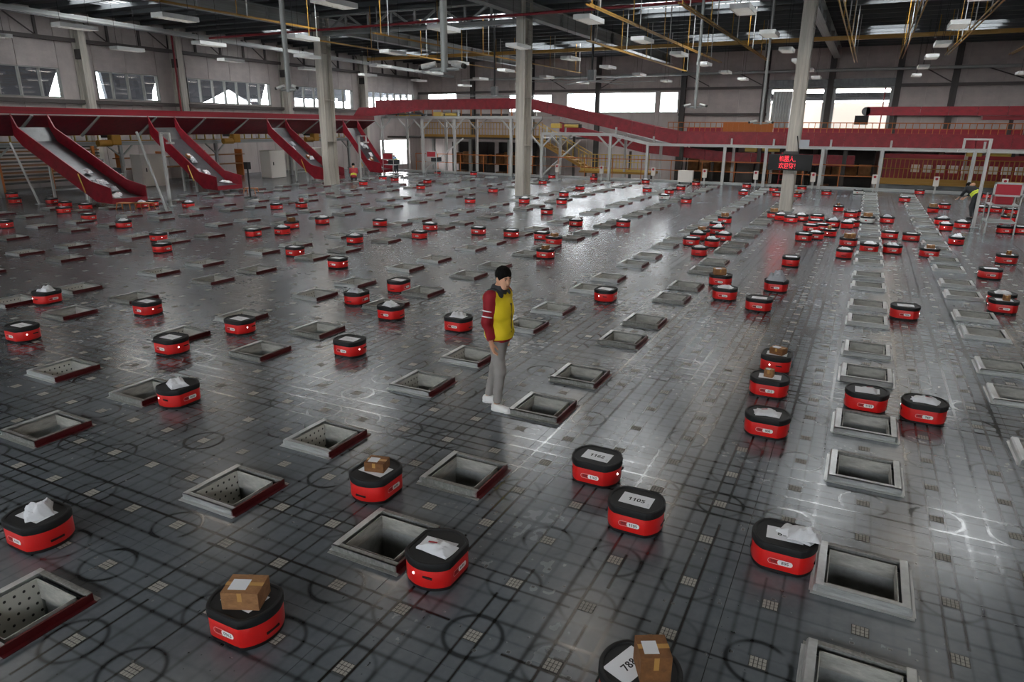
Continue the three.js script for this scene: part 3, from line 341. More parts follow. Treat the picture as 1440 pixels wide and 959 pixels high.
const ROBOTS = [[0.35,0.63,'A','S','box1','0963'],[-1.97,0.65,'A','S','bag'],[2.90,0.02,'A','S','box2','788'],[1.17,-0.47,'B','L','mail'],[0.01,-1.23,'B','S','box3'],[2.32,-1.82,'A','S','','1105'],[1.74,-2.44,'A','L','','1162'],[3.51,-1.85,'A','S','mail2','895'],[3.08,-4.31,'A','S','mail','906'],[2.95,-5.57,'A','S','sbox','212'],[2.92,-6.60,'B','L','box3'],[4.07,-5.62,'A','S','mail','1163'],[4.68,-5.56,'A','S','mail','747'],[-3.48,-1.86,'B','L','bag'],[-5.27,-3.15,'A','L',''],[-5.18,-4.37,'A','L',''],[-7.55,-4.42,'A','L',''],[-7.88,-2.48,'A','L',''],[-9.93,-4.05,'B','L','bag'],[-2.85,-4.32,'A','L',''],[-4.73,-6.80,'B','S','bag'],[-3.52,-6.25,'A','S','bag'],[-4.64,-8.04,'B','S',''],[-2.08,-6.18,'A','S','bag'],[-7.38,-9.36,'A','L',''],[-9.40,-10.05,'A','L',''],[-9.34,-12.40,'A','S','mail'],[-10.87,-15.60,'A','S',''],[-8.16,-14.00,'A','S',''],[-8.86,-15.65,'A','L','mail'],[-7.04,-15.66,'A','L',''],[-5.86,-15.63,'A','L',''],[-11.86,-23.44,'A','S',''],[-13.43,-28.53,'A','S',''],[-12.83,-11.87,'B','S',''],[-12.39,-12.63,'A','S','bag'],[-13.07,-13.74,'B','S','box1'],[-12.93,-15.06,'B','S','mail'],[-17.51,-17.51,'B','S',''],[-17.02,-18.41,'A','S','rbox'],[-14.57,-9.92,'A','L',''],[-12.87,-8.75,'B','S',''],[-17.94,-11.17,'B','S','bag'],[-20.74,-11.78,'B','S',''],[-20.96,-16.10,'A','S','bag'],[-21.24,-9.30,'A','L',''],[-28.57,-13.58,'B','S',''],[-27.12,-14.26,'B','S',''],[-25.39,-13.78,'A','S',''],[-23.47,-12.54,'B','S',''],[-23.99,-13.73,'A','S',''],[-22.57,-15.16,'B','L','bag'],[-22.68,-15.72,'B','L',''],[-31.09,-14.82,'A','S',''],[-21.97,-28.68,'A','S',''],[-23.47,-32.49,'A','S',''],[-22.26,-32.09,'A','S',''],[-23.35,-38.64,'A','S',''],[-20.81,-39.37,'A','S',''],[-19.61,-31.72,'A','S',''],[-17.69,-28.19,'A','S',''],[-14.98,-39.70,'A','S',''],[-13.43,-34.79,'A','S',''],[-11.88,-39.34,'A','S','rbox'],[-8.29,-38.77,'A','S','mail'],[-10.11,-32.35,'A','S',''],[-9.41,-28.41,'A','S','mail'],[-8.18,-25.20,'A','S',''],[-9.78,-24.67,'A','S','bag'],[-7.25,-21.48,'A','S',''],[-5.02,-18.93,'A','S','bag'],[-3.52,-19.56,'A','S','mail'],[-4.85,-15.69,'A','S',''],[-4.15,-15.00,'A','S','box3'],[-3.50,-12.95,'A','L','box3'],[-6.52,-32.93,'A','S',''],[-5.27,-32.67,'A','S',''],[-4.72,-29.56,'W','S','mail'],[-5.27,-35.21,'A','S',''],[-3.41,-28.43,'A','S',''],[-5.21,-38.75,'A','S',''],[-2.31,-38.73,'A','S',''],[-1.76,-33.90,'A','S','mail'],[-0.64,-37.01,'A','S',''],[-0.12,-33.99,'A','S',''],[0.66,-38.58,'A','S',''],[0.78,-34.08,'A','S','sbox'],[2.04,-36.18,'A','S',''],[2.90,-28.51,'B','L','sbox'],[0.78,-24.80,'A','S','box1'],[1.09,-24.24,'B','S','mail'],[1.49,-23.75,'A','S',''],[1.80,-24.40,'A','S','bag'],[2.32,-24.70,'A','S',''],[2.35,-23.13,'A','S',''],[2.91,-23.24,'A','S','bag'],[2.31,-21.67,'A','S',''],[2.62,-22.06,'A','S',''],[2.94,-20.75,'B','L','sbox'],[2.58,-19.86,'A','S','mail'],[2.27,-19.36,'A','S',''],[3.38,-23.02,'B','S','bag'],[3.40,-26.51,'A','S',''],[3.48,-16.81,'B','S','mail'],[3.52,-18.98,'A','S','box1'],[2.33,-14.91,'B','S',''],[-0.61,-22.32,'A','S','box1'],[-0.57,-20.64,'A','S',''],[-0.63,-18.56,'A','S','box3'],[-0.34,-19.44,'A','S','bag'],[-0.61,-17.87,'A','S','bag'],[-0.58,-16.84,'A','S',''],[0.02,-16.88,'B','S','bag'],[0.10,-18.14,'A','S','bag'],[0.00,-15.26,'B','S','mail'],[2.33,-11.81,'A','S','bigbag'],[1.18,-11.83,'A','S','box1'],[3.51,-37.54,'W','S',''],[6.40,-39.28,'A','S',''],[5.53,-34.36,'A','S',''],[6.39,-29.94,'B','S','box1'],[6.94,-31.79,'A','S',''],[6.39,-25.82,'A','S','mail2'],[6.39,-24.18,'B','L','bag'],[6.95,-25.12,'A','S','mail'],[6.39,-20.88,'B','L','bag'],[4.64,-25.32,'A','S','bag'],[4.64,-21.19,'A','S',''],[5.22,-21.01,'A','S',''],[4.65,-18.21,'A','S','bag'],[5.52,-18.06,'A','S','box3'],[4.07,-18.16,'A','S','mail'],[4.00,-25.00,'W','S','box1'],[7.23,-17.93,'A','S','sbox'],[6.58,-15.55,'A','S',''],[8.23,-31.31,'A','S','mail'],[8.73,-31.31,'A','S',''],[9.23,-31.02,'A','S',''],[9.31,-38.75,'A','S',''],[8.68,-27.87,'A','S','box3'],[8.09,-24.38,'A','S','mail'],[8.58,-24.65,'A','S',''],[3.52,-27.00,'A','S',''],[3.52,-23.51,'A','S','mail'],[1.50,-10.56,'A','S','mail'],[2.23,-9.98,'A','S',''],[4.67,-10.64,'A','L',''],[6.34,-12.00,'A','S','sbox'],[6.41,-12.67,'A','S','mail'],[-0.57,-9.31,'B','L',''],];
for (const g of scene.children) if (g.userData.category === 'floor hole' && g.isGroup) {       // say what stands beside a hole
  const near = ROBOTS.map((q) => [Math.hypot(q[0] - g.position.x, q[1] - g.position.z), q]).sort((a, b) => a[0] - b[0])[0], u = g.userData, dm = Math.hypot(g.position.x - 0.075, g.position.z + 3.56), dc = [-23.62, -11.4, 0.91].some((x) => Math.hypot(g.position.x - x, g.position.z + 27.8) < 1.4);
  const add = dm < 0.75 ? ', beside the man in yellow' : dc ? ', beside a tall column' : near[0] < 0.85 ? `, beside a robot ${near[1][4] === '' ? 'without parcel' : near[1][4].includes('box') ? 'with carton' : 'with white parcel'}` : ''; 
  u.label = u.label.replace('open floor hole with ', 'floor hole, ') + add; if (dm < 0.75) delete u.group; else if (add) u.group += dc ? ' at columns' : ' beside robots';
}
{
  const protos = { r: null, w: null }, near = { '0963': ['red robot with plate 0963 beside a floor hole, under a brown carton', 'brown carton with white address label on the robot with plate 0963'], '788': ['round-ended red robot with a turned number sheet reading 788', 'tall tan carton on the robot whose sheet reads 788'], '1105': ['red robot with an uncovered sheet reading 1105', ''], '1162': ['red robot showing its white light, with a bare top sheet reading 1162', ''], '895': ['red robot numbered 895 parked against a galvanised hole frame', 'two white mailers half covering the 895 sheet'], '906': ['red robot numbered 906, first of the three queued in one lane', 'white mailer on the first of the three queued robots'], '212': ['red robot numbered 212, middle one of three queued in one lane', 'small carton on the middle one of the three queued robots'], '1163': ['red robot numbered 1163 between two bare framed holes', 'white mailer on the robot between two bare framed holes'], '747': ['red robot with handwritten plate 747 on the open aisle beside robot 1163', 'white mailer on the robot beside robot 1163'] };
  for (const [x, z, type, end, load, num] of ROBOTS) {
    const white = type === 'W', key = white ? 'w' : 'r'; let t = protos[key]; if (!t) t = protos[key] = makeRobot(white); else { const n = numbered('sorting_robot'); t = t.clone(); t.name = n; scene.add(t); }
    for (const c of [...t.children]) if (c.name === 'number_plate' || c.name === 'paper_sheet') t.remove(c);
    const turn = type === 'B' ? (end === 'L' ? -Math.PI / 2 : Math.PI / 2) : end === 'L' ? 0 : Math.PI; t.position.set(x, 0, z); t.rotation.set(0, turn, 0);
    for (const s of [0, 1]) { const pl = mesh('number_plate', pillG[pillNums.includes(num) ? num : ''], pillMat, t); pl.position.set(0, 0.104, s ? -0.196 : 0.196); pl.rotation.y = s ? Math.PI : 0; pl.userData.label = 'white pill shaped number plate'; }
    const pp = mesh('paper_sheet', paperG[num && paperG[num] ? num : ''], atlasMat, t); pp.position.set(0, 0.2342, 0); pp.rotation.y = -turn + (type === 'B' ? rr(-0.3, 0.3) : rr(-0.06, 0.06)); if (num === '788') pp.rotation.y += 1.2; if (num === '788') pp.position.set(0.07, 0.2342, 0);
    const where = x < -20 ? 'by the red chutes' : z < -36 ? 'near the end rail' : x > 1.8 && x < 9 && z < -12 ? 'in the wide aisle' : x > 7 ? 'by the side equipment' : 'among the floor holes', lw = { '': 'with only its paper sheet', box1: 'carrying a cardboard box', box2: 'carrying a cardboard box', box3: 'carrying a low cardboard box', sbox: 'carrying a small cardboard box', rbox: 'carrying a red box', bag: 'carrying a crumpled white bag', bigbag: 'carrying a big bulging white bag', mail: 'carrying a flat white mailer', mail2: 'carrying two white mailers' }[load];
    const side = type === 'B' ? (end === 'L' ? ', its light facing front' : ', its slot facing front') : '';
    t.userData = { label: num ? near[num][0] : `${white ? 'white' : 'red'} sorting robot ${lw}${side} ${where}`, category: 'robot' }; if (!num) t.userData.group = 'sorting robots ' + where;
    if (load) parcel(load, x + (num === '788' ? 0.06 : num === '895' ? 0.09 : rr(-0.03, 0.03)), 0.236, z + (num === '788' ? -0.02 : num === '895' ? -0.05 : rr(-0.03, 0.03)), num ? near[num][1] : `${{ bag: 'crumpled white bag', bigbag: 'big bulging white bag', mail: 'flat white mailer', mail2: 'pair of white mailers', box1: 'cardboard box', box2: 'cardboard box', box3: 'low cardboard box', sbox: 'small cardboard box', rbox: 'red box' }[load]} riding on a robot ${where}`, num ? undefined : 'parcels on robots ' + where);
  }
}
// ---------------------------------------------------------------- red chutes on the left
{
  const belt = thing('sorting_line', 'dark red raised conveyor line running along the window wall', 'conveyor', [0, 0, 0]);
  mesh('fascia', span(-29.45, -29.38, 3.66, 3.95, -39.6, -8), M.crimson, belt); mesh('edge_trim', span(-29.46, -29.36, 3.62, 3.66, -39.6, -8), M.white, belt); mesh('belt', span(-31.6, -29.45, 3.68, 3.74, -39.6, -8), M.belt, belt);
  for (let z = -38.3; z < -9; z += 3.05) { mesh('hopper_panel', (() => { const g = prismG([[-29.45, 3.62], [-29.45, 3.58], [-31.05, 2.72], [-31.05, 2.76]], 2.9); g.translate(0, 0, z); return g; })(), M.crimson, belt); mesh('strut', barG([-29.42, 3.62, z + 1.52], [-31.0, 2.7, z + 1.52], 0.09), M.white, belt); }
  mesh('walk_beam', span(-31.6, -31.4, 2.2, 2.38, -39.6, -8), M.steel, belt);
  for (let z = -39; z < -8; z += 6.1) { mesh('leg', span(-31.55, -31.4, 0, 2.2, z - 0.08, z + 0.08), M.steel, belt); for (const s of [-1, 1]) mesh('knee_brace', barG([-31.48, 1.6, z], [-31.48, 2.2, z + s * 0.7], 0.07), M.steel, belt); }
  const rail = thing('lattice_rail', 'cream lattice guard rail below the dark red conveyor line', 'rail', [-31.8, 0, 0]); mesh('top_rail', span(-0.03, 0.03, 2.7, 2.76, -39, -9), M.paleYellow, rail); mesh('bottom_rail', span(-0.03, 0.03, 2.4, 2.45, -39, -9), M.yellow, rail); for (let z = -39; z < -9; z += 0.6) mesh('baluster', span(-0.03, 0.03, 2.42, 2.72, z - 0.03, z + 0.03), M.paleYellow, rail);
  for (const z of [-13.3, -19.6, -27.2, -34]) { const m = thing('drive_motor', 'yellow gear motor under the red conveyor line', 'motor', [-30.2, 0, z], 0, 'yellow motors under the conveyor'); mesh('gearbox', new RoundedBoxGeometry(0.4, 0.5, 0.5, 2, 0.06).translate(0, 2.5, 0), M.yellow, m); mesh('motor', rodG([0, 2.35, 0.2], [0, 2.35, 0.9], 0.16, 14), M.yellow, m); mesh('bracket', span(-0.9, 0.1, 2.6, 2.72, -0.1, 0.1), M.darkSteel, m); }
  const specs = [[-14.5, -23.4, 'first red parcel chute with a full pile at its foot, beside the slatted stack', 14], [-21.0, -24.9, 'second red parcel chute with a white gantry before it', 10], [-29.0, -24.9, 'third red parcel chute, half hidden by a tall column', 10], [-36.0, -26.2, 'fourth red parcel chute, where a worker bends over', 9]];
  specs.forEach(([zn, xe, label, nP], k) => {
    const W = 1.55, t = thing('parcel_chute', label, 'chute', [0, 0, zn - W / 2]), xa = -29.36, slope = (2.85 - 0.75) / ((xe - 1.2) + 29.05);
    const top = [[xa, 3.64], [-29.0, 3.08], [xe - 1.2, 1.02], [xe, 0.8]], bot = [[xe, 0.16], [xe - 1.0, 0.2], [-28.9, 2.35], [xa, 2.75]];
    for (const s of [-1, 1]) { mesh('side_panel', (() => { const g = prismG([...top, ...bot], 0.035); g.translate(0, 0, s * W / 2); return g; })(), M.crimson, t); mesh('top_edge', merge([barG([xa, 3.65, s * W / 2], [-29.0, 3.09, s * W / 2], 0.05, 0.012), barG([-29.0, 3.09, s * W / 2], [xe - 1.2, 1.03, s * W / 2], 0.05, 0.012)]), M.crimson, t); }
    mesh('slide_pan', (() => { const g = prismG([[xa, 3.1], [-28.95, 2.52], [xe - 1.0, 0.42], [xe, 0.3], [xe, 0.27], [xe - 1.0, 0.38], [-28.97, 2.47], [xa, 3.05]], W - 0.05); return g; })(), M.chutePan, t);
    mesh('end_lip', span(xe - 0.02, xe + 0.02, 0.16, 0.36, -W / 2, W / 2), M.crimson, t); mesh('handle', rodG([xe - 1.9, 1.3, W / 2 + 0.04], [xe - 1.55, 0.55, W / 2 + 0.08], 0.025), M.paleYellow, t);
    for (const x of [-27.4, xe - 1.6]) for (const s of [-1, 1]) { const y = 2.35 - (x + 28.9) * (2.15 / (xe - 1.0 + 28.9)) + 0.05; mesh('leg', span(x - 0.05, x + 0.05, 0, Math.max(0.3, y), s * W / 2 - s * 0.09 - 0.04, s * W / 2 - s * 0.09 + 0.04), M.white, t); if (s > 0) mesh('tie_bar', span(x - 0.03, x + 0.03, 0.5, 0.56, -W / 2 + 0.1, W / 2 - 0.1), M.white, t); }
    const surf = (x) => (x > xe - 1.0 ? 0.42 - 0.12 * (x - xe + 1.0) : 2.52 - (x + 28.95) * (2.1 / (xe - 1.0 + 28.95)));
    for (let i = 0; i < nP; i++) { const x = Math.max(-28.4, xe - 0.35 - (k > 1 ? 3.6 : 2.4) * Math.pow(rnd(), 1.3)), z = zn - W / 2 + rr(-0.45, 0.45), o = parcel(rnd() < 0.55 ? 'bag' : rnd() < 0.6 ? 'mail' : 'box3', x, surf(x) + 0.02 + 0.05 * (i % 3), z, `parcel lying in the ${['first', 'second', 'third', 'fourth'][k]} red chute`, 'parcels in the ' + ['first', 'second', 'third', 'fourth'][k] + ' chute'); o.scale.setScalar(1.35); o.rotation.z = x < xe - 1.0 ? -Math.atan(2.1 / (xe - 1.0 + 28.95)) : -0.1; }
  });
}
function gantry(x, z, h, arm, label) { const t = thing('scanner_gantry', label, 'gantry', [x, 0, z]); mesh('post', span(-0.05, 0.05, 0, h, -0.05, 0.05), M.white, t); mesh('arm', span(Math.min(0, arm), Math.max(0, arm), h - 0.06, h, -0.04, 0.04), M.white, t); mesh('drop', span(arm - 0.035, arm + 0.035, h - 0.38, h, -0.035, 0.035), M.white, t); mesh('scanner', span(arm - 0.15, arm + 0.15, h - 0.44, h - 0.36, -0.09, 0.09), M.white, t); mesh('base_plate', span(-0.15, 0.15, 0, 0.015, -0.15, 0.15), M.steel, t); return t; }
gantry(-22.05, -16.1, 2.95, 0.5, 'white scanner gantry standing before the second red chute'); gantry(7.33, -25.5, 3.0, -0.75, 'white scanner gantry at the right beside the sorting desk'); gantry(-24.4, -31.5, 2.7, 0.55, 'white scanner gantry behind the chute-side column');
for (const [x, z, h, l] of [[-27.4, -13.9, 2.5, 'slanted white prop under the first chute'], [-20.3, -14.6, 3.0, 'slanted white pole beside the first chute foot']]) { const t = thing('prop_pole', l, 'pole', [x, 0, z]); mesh('pole', rodG([0, 0, 0], [-0.7, h, 0.3], 0.045), M.white, t); mesh('foot', span(-0.12, 0.12, 0, 0.015, -0.12, 0.12), M.white, t); }
for (const [x, z] of [[-22.6, -14.5], [-22.0, -14.9], [-23.6, -21.9]]) { const t = thing('step_stool', 'low orange tubular step stool by a chute foot', 'stool', [x, 0, z], 0.3, 'orange stools at the chutes'); mesh('seat', span(-0.3, 0.3, 0.24, 0.27, -0.16, 0.16), M.orange, t); for (const a of [-1, 1]) for (const b of [-1, 1]) mesh('leg', rodG([a * 0.27, 0.25, b * 0.13], [a * 0.32, 0, b * 0.18], 0.022), M.orange, t); }
{ const t = thing('tripod_scanner', 'black scanner on a slim stand beside the second chute', 'stand', [-22.0, 0, -20.35]); mesh('mast', rodG([0, 0.02, 0], [0, 1.35, 0], 0.04), M.black, t); mesh('head', span(-0.12, 0.12, 1.3, 1.62, -0.1, 0.1), M.black, t); mesh('base', rodG([0, 0, 0], [0, 0.03, 0], 0.3, 18), M.black, t); }
{ const t = thing('slatted_stack', 'tall stack of brown horizontal slats at the foot of the window wall', 'rack', [-34.2, 0, -19]); for (let k = 0; k < 11; k++) mesh('slat', span(-0.15, 0.15, 0.35 + k * 0.17, 0.43 + k * 0.17, -2.2, 6.4), k % 2 ? M.cardDark : M.concrete, t); for (const z of [-1.8, 0.6, 3, 5.6]) mesh('post', span(0.15, 0.28, 0, 2.3, z - 0.07, z + 0.07), M.orange, t); }
{ const t = thing('storage_shelf', 'long brown shelf against the wall behind the second chute', 'shelf', [-34.6, 0, -26.5]); for (const y of [0.75, 1.35]) mesh('board', span(-0.35, 0.35, y, y + 0.06, -5, 4), M.cardDark, t); for (const z of [-4.8, -1.8, 1.2, 3.8]) mesh('upright', span(-0.33, 0.33, 0, 1.7, z - 0.04, z + 0.04), M.orange, t); }
[[-31.6, -22.2], [-30.8, -30.6], [-32.5, -36.5]].forEach(([x, z], i) => { const t = thing('control_cabinet', ['cream control cabinet between the second and third chutes', 'cream machine cabinet behind the third chute', 'grey control cabinet behind the fourth chute'][i], 'cabinet', [x, 0, z]); mesh('case', new RoundedBoxGeometry(0.9, 1.7, 1.3, 2, 0.03).translate(0, 0.86, 0), M.pale, t); mesh('door', span(0.45, 0.47, 0.15, 1.6, -0.6, 0.6), M.pale, t); mesh('handle', span(0.47, 0.5, 0.8, 1.0, 0.4, 0.45), M.black, t); });
[[-29.4, -18.6], [-29.6, -24.4], [-23.3, -33.4], [7.9, -24.6], [-23, -37.9]].forEach(([x, z], i) => { const t = thing('work_trolley', ['tubular trolley with a red sign behind the first chute', 'tubular trolley behind the second chute', 'tubular trolley with a red sign by the fourth chute', 'tubular sorting desk with a red framed sign at the right', 'tubular trolley near the bright doorway'][i], 'trolley', [x, 0, z]); for (const a of [-1, 1]) for (const b of [-1, 1]) mesh('leg', rodG([a * 0.4, 0, b * 0.5], [a * 0.4, 1.25, b * 0.5], 0.022), M.white, t); for (const y of [0.35, 0.9]) mesh('shelf', span(-0.42, 0.42, y, y + 0.03, -0.52, 0.52), M.steel, t); mesh('sign_board', span(-0.36, 0.36, 1.25, 1.62, 0.5, 0.53), M.redPrint, t); mesh('sign_border', merge([span(-0.4, 0.4, 1.6, 1.66, 0.49, 0.535), span(-0.4, 0.4, 1.21, 1.27, 0.49, 0.535), span(-0.4, -0.34, 1.21, 1.66, 0.49, 0.535), span(0.34, 0.4, 1.21, 1.66, 0.49, 0.535)]), M.white, t); mesh('tote', new RoundedBoxGeometry(0.5, 0.28, 0.6, 2, 0.03).translate(0, 1.07, -0.1), i === 3 ? M.redPrint : M.charcoal, t); });
// ---------------------------------------------------------------- red conveyor on white frames along the far side
{
  const t = thing('red_conveyor', 'long crimson box conveyor, level then sloping down then level', 'conveyor', [0, 0, -41]);
  const prof = [[-29.8, 4.4, 5.06], [-17.2, 4.45, 5.08], [-6.9, 2.28, 3.06], [21, 2.4, 3.0]];
  for (let k = 0; k + 1 < prof.length; k++) { const [xa, ba, ta] = prof[k], [xb, bb, tb] = prof[k + 1], n = Math.round((xb - xa) / 1.55); for (let i = 0; i < n; i++) { const f = i / n, g2 = (i + 1) / n, a = xa + (xb - xa) * f, b = xa + (xb - xa) * g2 - 0.018; mesh('side_plate', prismG([[a, ba + (bb - ba) * f], [b, ba + (bb - ba) * g2], [b, ta + (tb - ta) * g2], [a, ta + (tb - ta) * f]], 0.06).translate(0, 0, 0.6), M.crimson, t); } mesh('top_lip', barG([xa, ta, 0.6], [xb, tb, 0.6], 0.12, 0.05), M.crimson, t); mesh('belt', barG([xa, (ba + ta) / 2, 0], [xb, (bb + tb) / 2, 0], 1.15, 0.06), M.belt, t); mesh('back_plate', prismG([[xa, ba], [xb, bb], [xb, tb], [xa, ta]], 0.05).translate(0, 0, -0.6), M.crimson, t); }
  for (let x = -28; x < -17; x += 0.8) mesh('roller_bracket', span(x - 0.04, x + 0.04, 3.98, 4.42, 0.5, 0.56), x % 1.6 < 0.8 ? M.orange : M.darkSteel, t);
  const lead = thing('feeder_conveyor', 'short dark red feeder conveyor rising from the fourth chute', 'conveyor', [0, 0, -39.4]); mesh('side_plate', prismG([[-31.2, 3.9], [-30.6, 4.55], [-27, 4.6], [-24.6, 4.4], [-27, 4.15], [-30, 3.9]], 0.06), M.crimson, lead); mesh('belt', span(-30.8, -25, 4.05, 4.12, -0.9, -0.05), M.belt, lead); mesh('support', span(-28.5, -28.35, 3.8, 4.1, -0.5, -0.35), M.white, lead);
  for (const [x, y] of [[-26.6, 4.2], [-23.6, 4.28], [-14.4, 3.55], [-1.9, 2.3], [9.2, 2.3]]) { const m = thing('conveyor_drive', 'pale yellow drive unit below the long crimson conveyor', 'motor', [x, 0, -40.3], 0, 'yellow drives on the crimson conveyor'); mesh('gearbox', new RoundedBoxGeometry(0.7, 0.3, 0.3, 2, 0.04).translate(-0.6, y - 0.2, 0), M.paleYellow, m); mesh('motor', rodG([0, y - 0.2, 0], [1.0, y - 0.22, 0], 0.11, 14), M.paleYellow, m); mesh('end_cap', span(1.0, 1.15, y - 0.33, y - 0.1, -0.12, 0.12), M.black, m); mesh('mount', span(-0.9, 1.0, y - 0.08, y - 0.04, -0.2, 0.0), M.darkSteel, m); }
  const fr = thing('white_support_frame', 'white steel frame with knee braces carrying the crimson conveyor', 'frame', [0, 0, -40]);
  const beams = [[-29, 3.87, -15.9, 3.87], [-15.9, 2.84, -11.0, 2.82], [-11.0, 2.82, -8.6, 2.3], [-8.6, 2.28, 21, 2.2]]; for (const [xa, ya, xb, yb] of beams) for (const z of [0.0, -3.2]) mesh('rail_beam', barG([xa, ya, z], [xb, yb, z], 0.14, 0.16), M.white, fr);
  const yAt = (x) => (x < -15.9 ? 3.87 : x < -11 ? 2.83 : x < -8.6 ? 2.83 - (x + 11) * 0.22 : 2.25);
  for (const x of [-29, -25.4, -22.7, -18.2, -15.9, -11.1, -8.65, -3.95, -1.6, 1.41, 4.38, 8.6, 13]) for (const z of [0, -3.2]) { mesh('post', span(x - 0.08, x + 0.08, 0, yAt(x), z - 0.08, z + 0.08), M.white, fr); if (x < -10) for (const s of [-1, 1]) mesh('knee_brace', barG([x, yAt(x) - 0.85, z], [x + s * 0.85, yAt(x) - 0.05, z], 0.09), M.white, fr); mesh('stub_post', span(x + 0.3, x + 0.4, yAt(x), yAt(x) + 0.45, z - 0.06, z + 0.06), M.white, fr); }
  for (const x of [-25.4, -15.9]) mesh('diagonal', barG([x, 0.1, 0], [x + 1.5, 2.4, -3.2], 0.09), M.white, fr);
  const low = thing('lower_red_conveyor', 'lower dark red conveyor sloping down behind the white frames', 'conveyor', [0, 0, -47]); for (const [a, b, y0, y1] of [[-17.6, -11, 3.3, 1.9], [-11, -5, 1.9, 1.35], [-5, 3, 1.35, 1.3]]) { const n = Math.round((b - a) / 1.6); for (let i = 0; i < n; i++) { const f = i / n, g2 = (i + 1) / n, xa = a + (b - a) * f, xb = a + (b - a) * g2 - 0.02, ya = y0 + (y1 - y0) * f, yb = y0 + (y1 - y0) * g2; mesh('side_plate', prismG([[xa, ya - 0.35], [xb, yb - 0.35], [xb, yb + 0.35], [xa, ya + 0.35]], 0.08), M.crimson, low); } mesh('belt', barG([a, y0, -0.5], [b, y1, -0.5], 0.9, 0.06), M.belt, low); } for (const x of [-16.5, -12, -6, 0]) mesh('leg', span(x - 0.08, x + 0.08, -3.2, x < -15 ? 2.6 : x < -9 ? 1.6 : 1.0, -0.4, -0.25), M.darkSteel, low);
  const ledge = tag(mesh('floor_edge_kerb', merge([span(-33, XR, 0, 0.12, -40.75, -40.55), span(-33, XR, -3.2, 0, -40.8, -40.7)]), M.galv), 'galvanised kerb along the far edge of the sorting floor', 'kerb');
}
function railing(name, label, x0, x1, y0, y1, z, mat, step, base, group) { const t = thing(name, label, 'railing', [0, 0, z], 0, group); mesh('top_rail', span(x0, x1, y1 - 0.05, y1, -0.03, 0.03), mat, t); mesh('mid_rail', span(x0, x1, (y0 + y1) / 2 - 0.02, (y0 + y1) / 2 + 0.02, -0.02, 0.02), mat, t); if (base) mesh('toe_board', span(x0, x1, y0 - 0.18, y0 + 0.02, -0.03, 0.03), mat, t); const n = Math.round((x1 - x0) / step); for (let i = 0; i <= n; i++) { const x = x0 + (x1 - x0) * i / n; mesh('baluster', span(x - 0.02, x + 0.02, y0, y1, -0.02, 0.02), mat, t); } return t; }
railing('orange_handrail', 'orange three-bar handrail along the dark gap behind the floor edge', -26.5, 4.3, 0.12, 1.35, -40.65, M.orange, 1.9, false); railing('yellow_guard_rail', 'yellow picket guard rail on the low platform at the right', 4.5, 16, 0.62, 1.72, -42, M.yellow, 0.22, true); railing('upper_guard_rail', 'orange picket rail on the upper platform above the crimson conveyor', -9, 16, 2.95, 3.66, -46, M.orange, 0.36, false); railing('mezzanine_rail', 'yellow picket rail on the mezzanine behind the white frames', -29.5, -18.6, 2.62, 3.58, -46, M.yellow, 0.26, true); railing('stair_landing_rail', 'yellow picket rail on the low landing right of the stair', -14.3, -9.4, 0.5, 1.5, -43.2, M.paleYellow, 0.26, true);
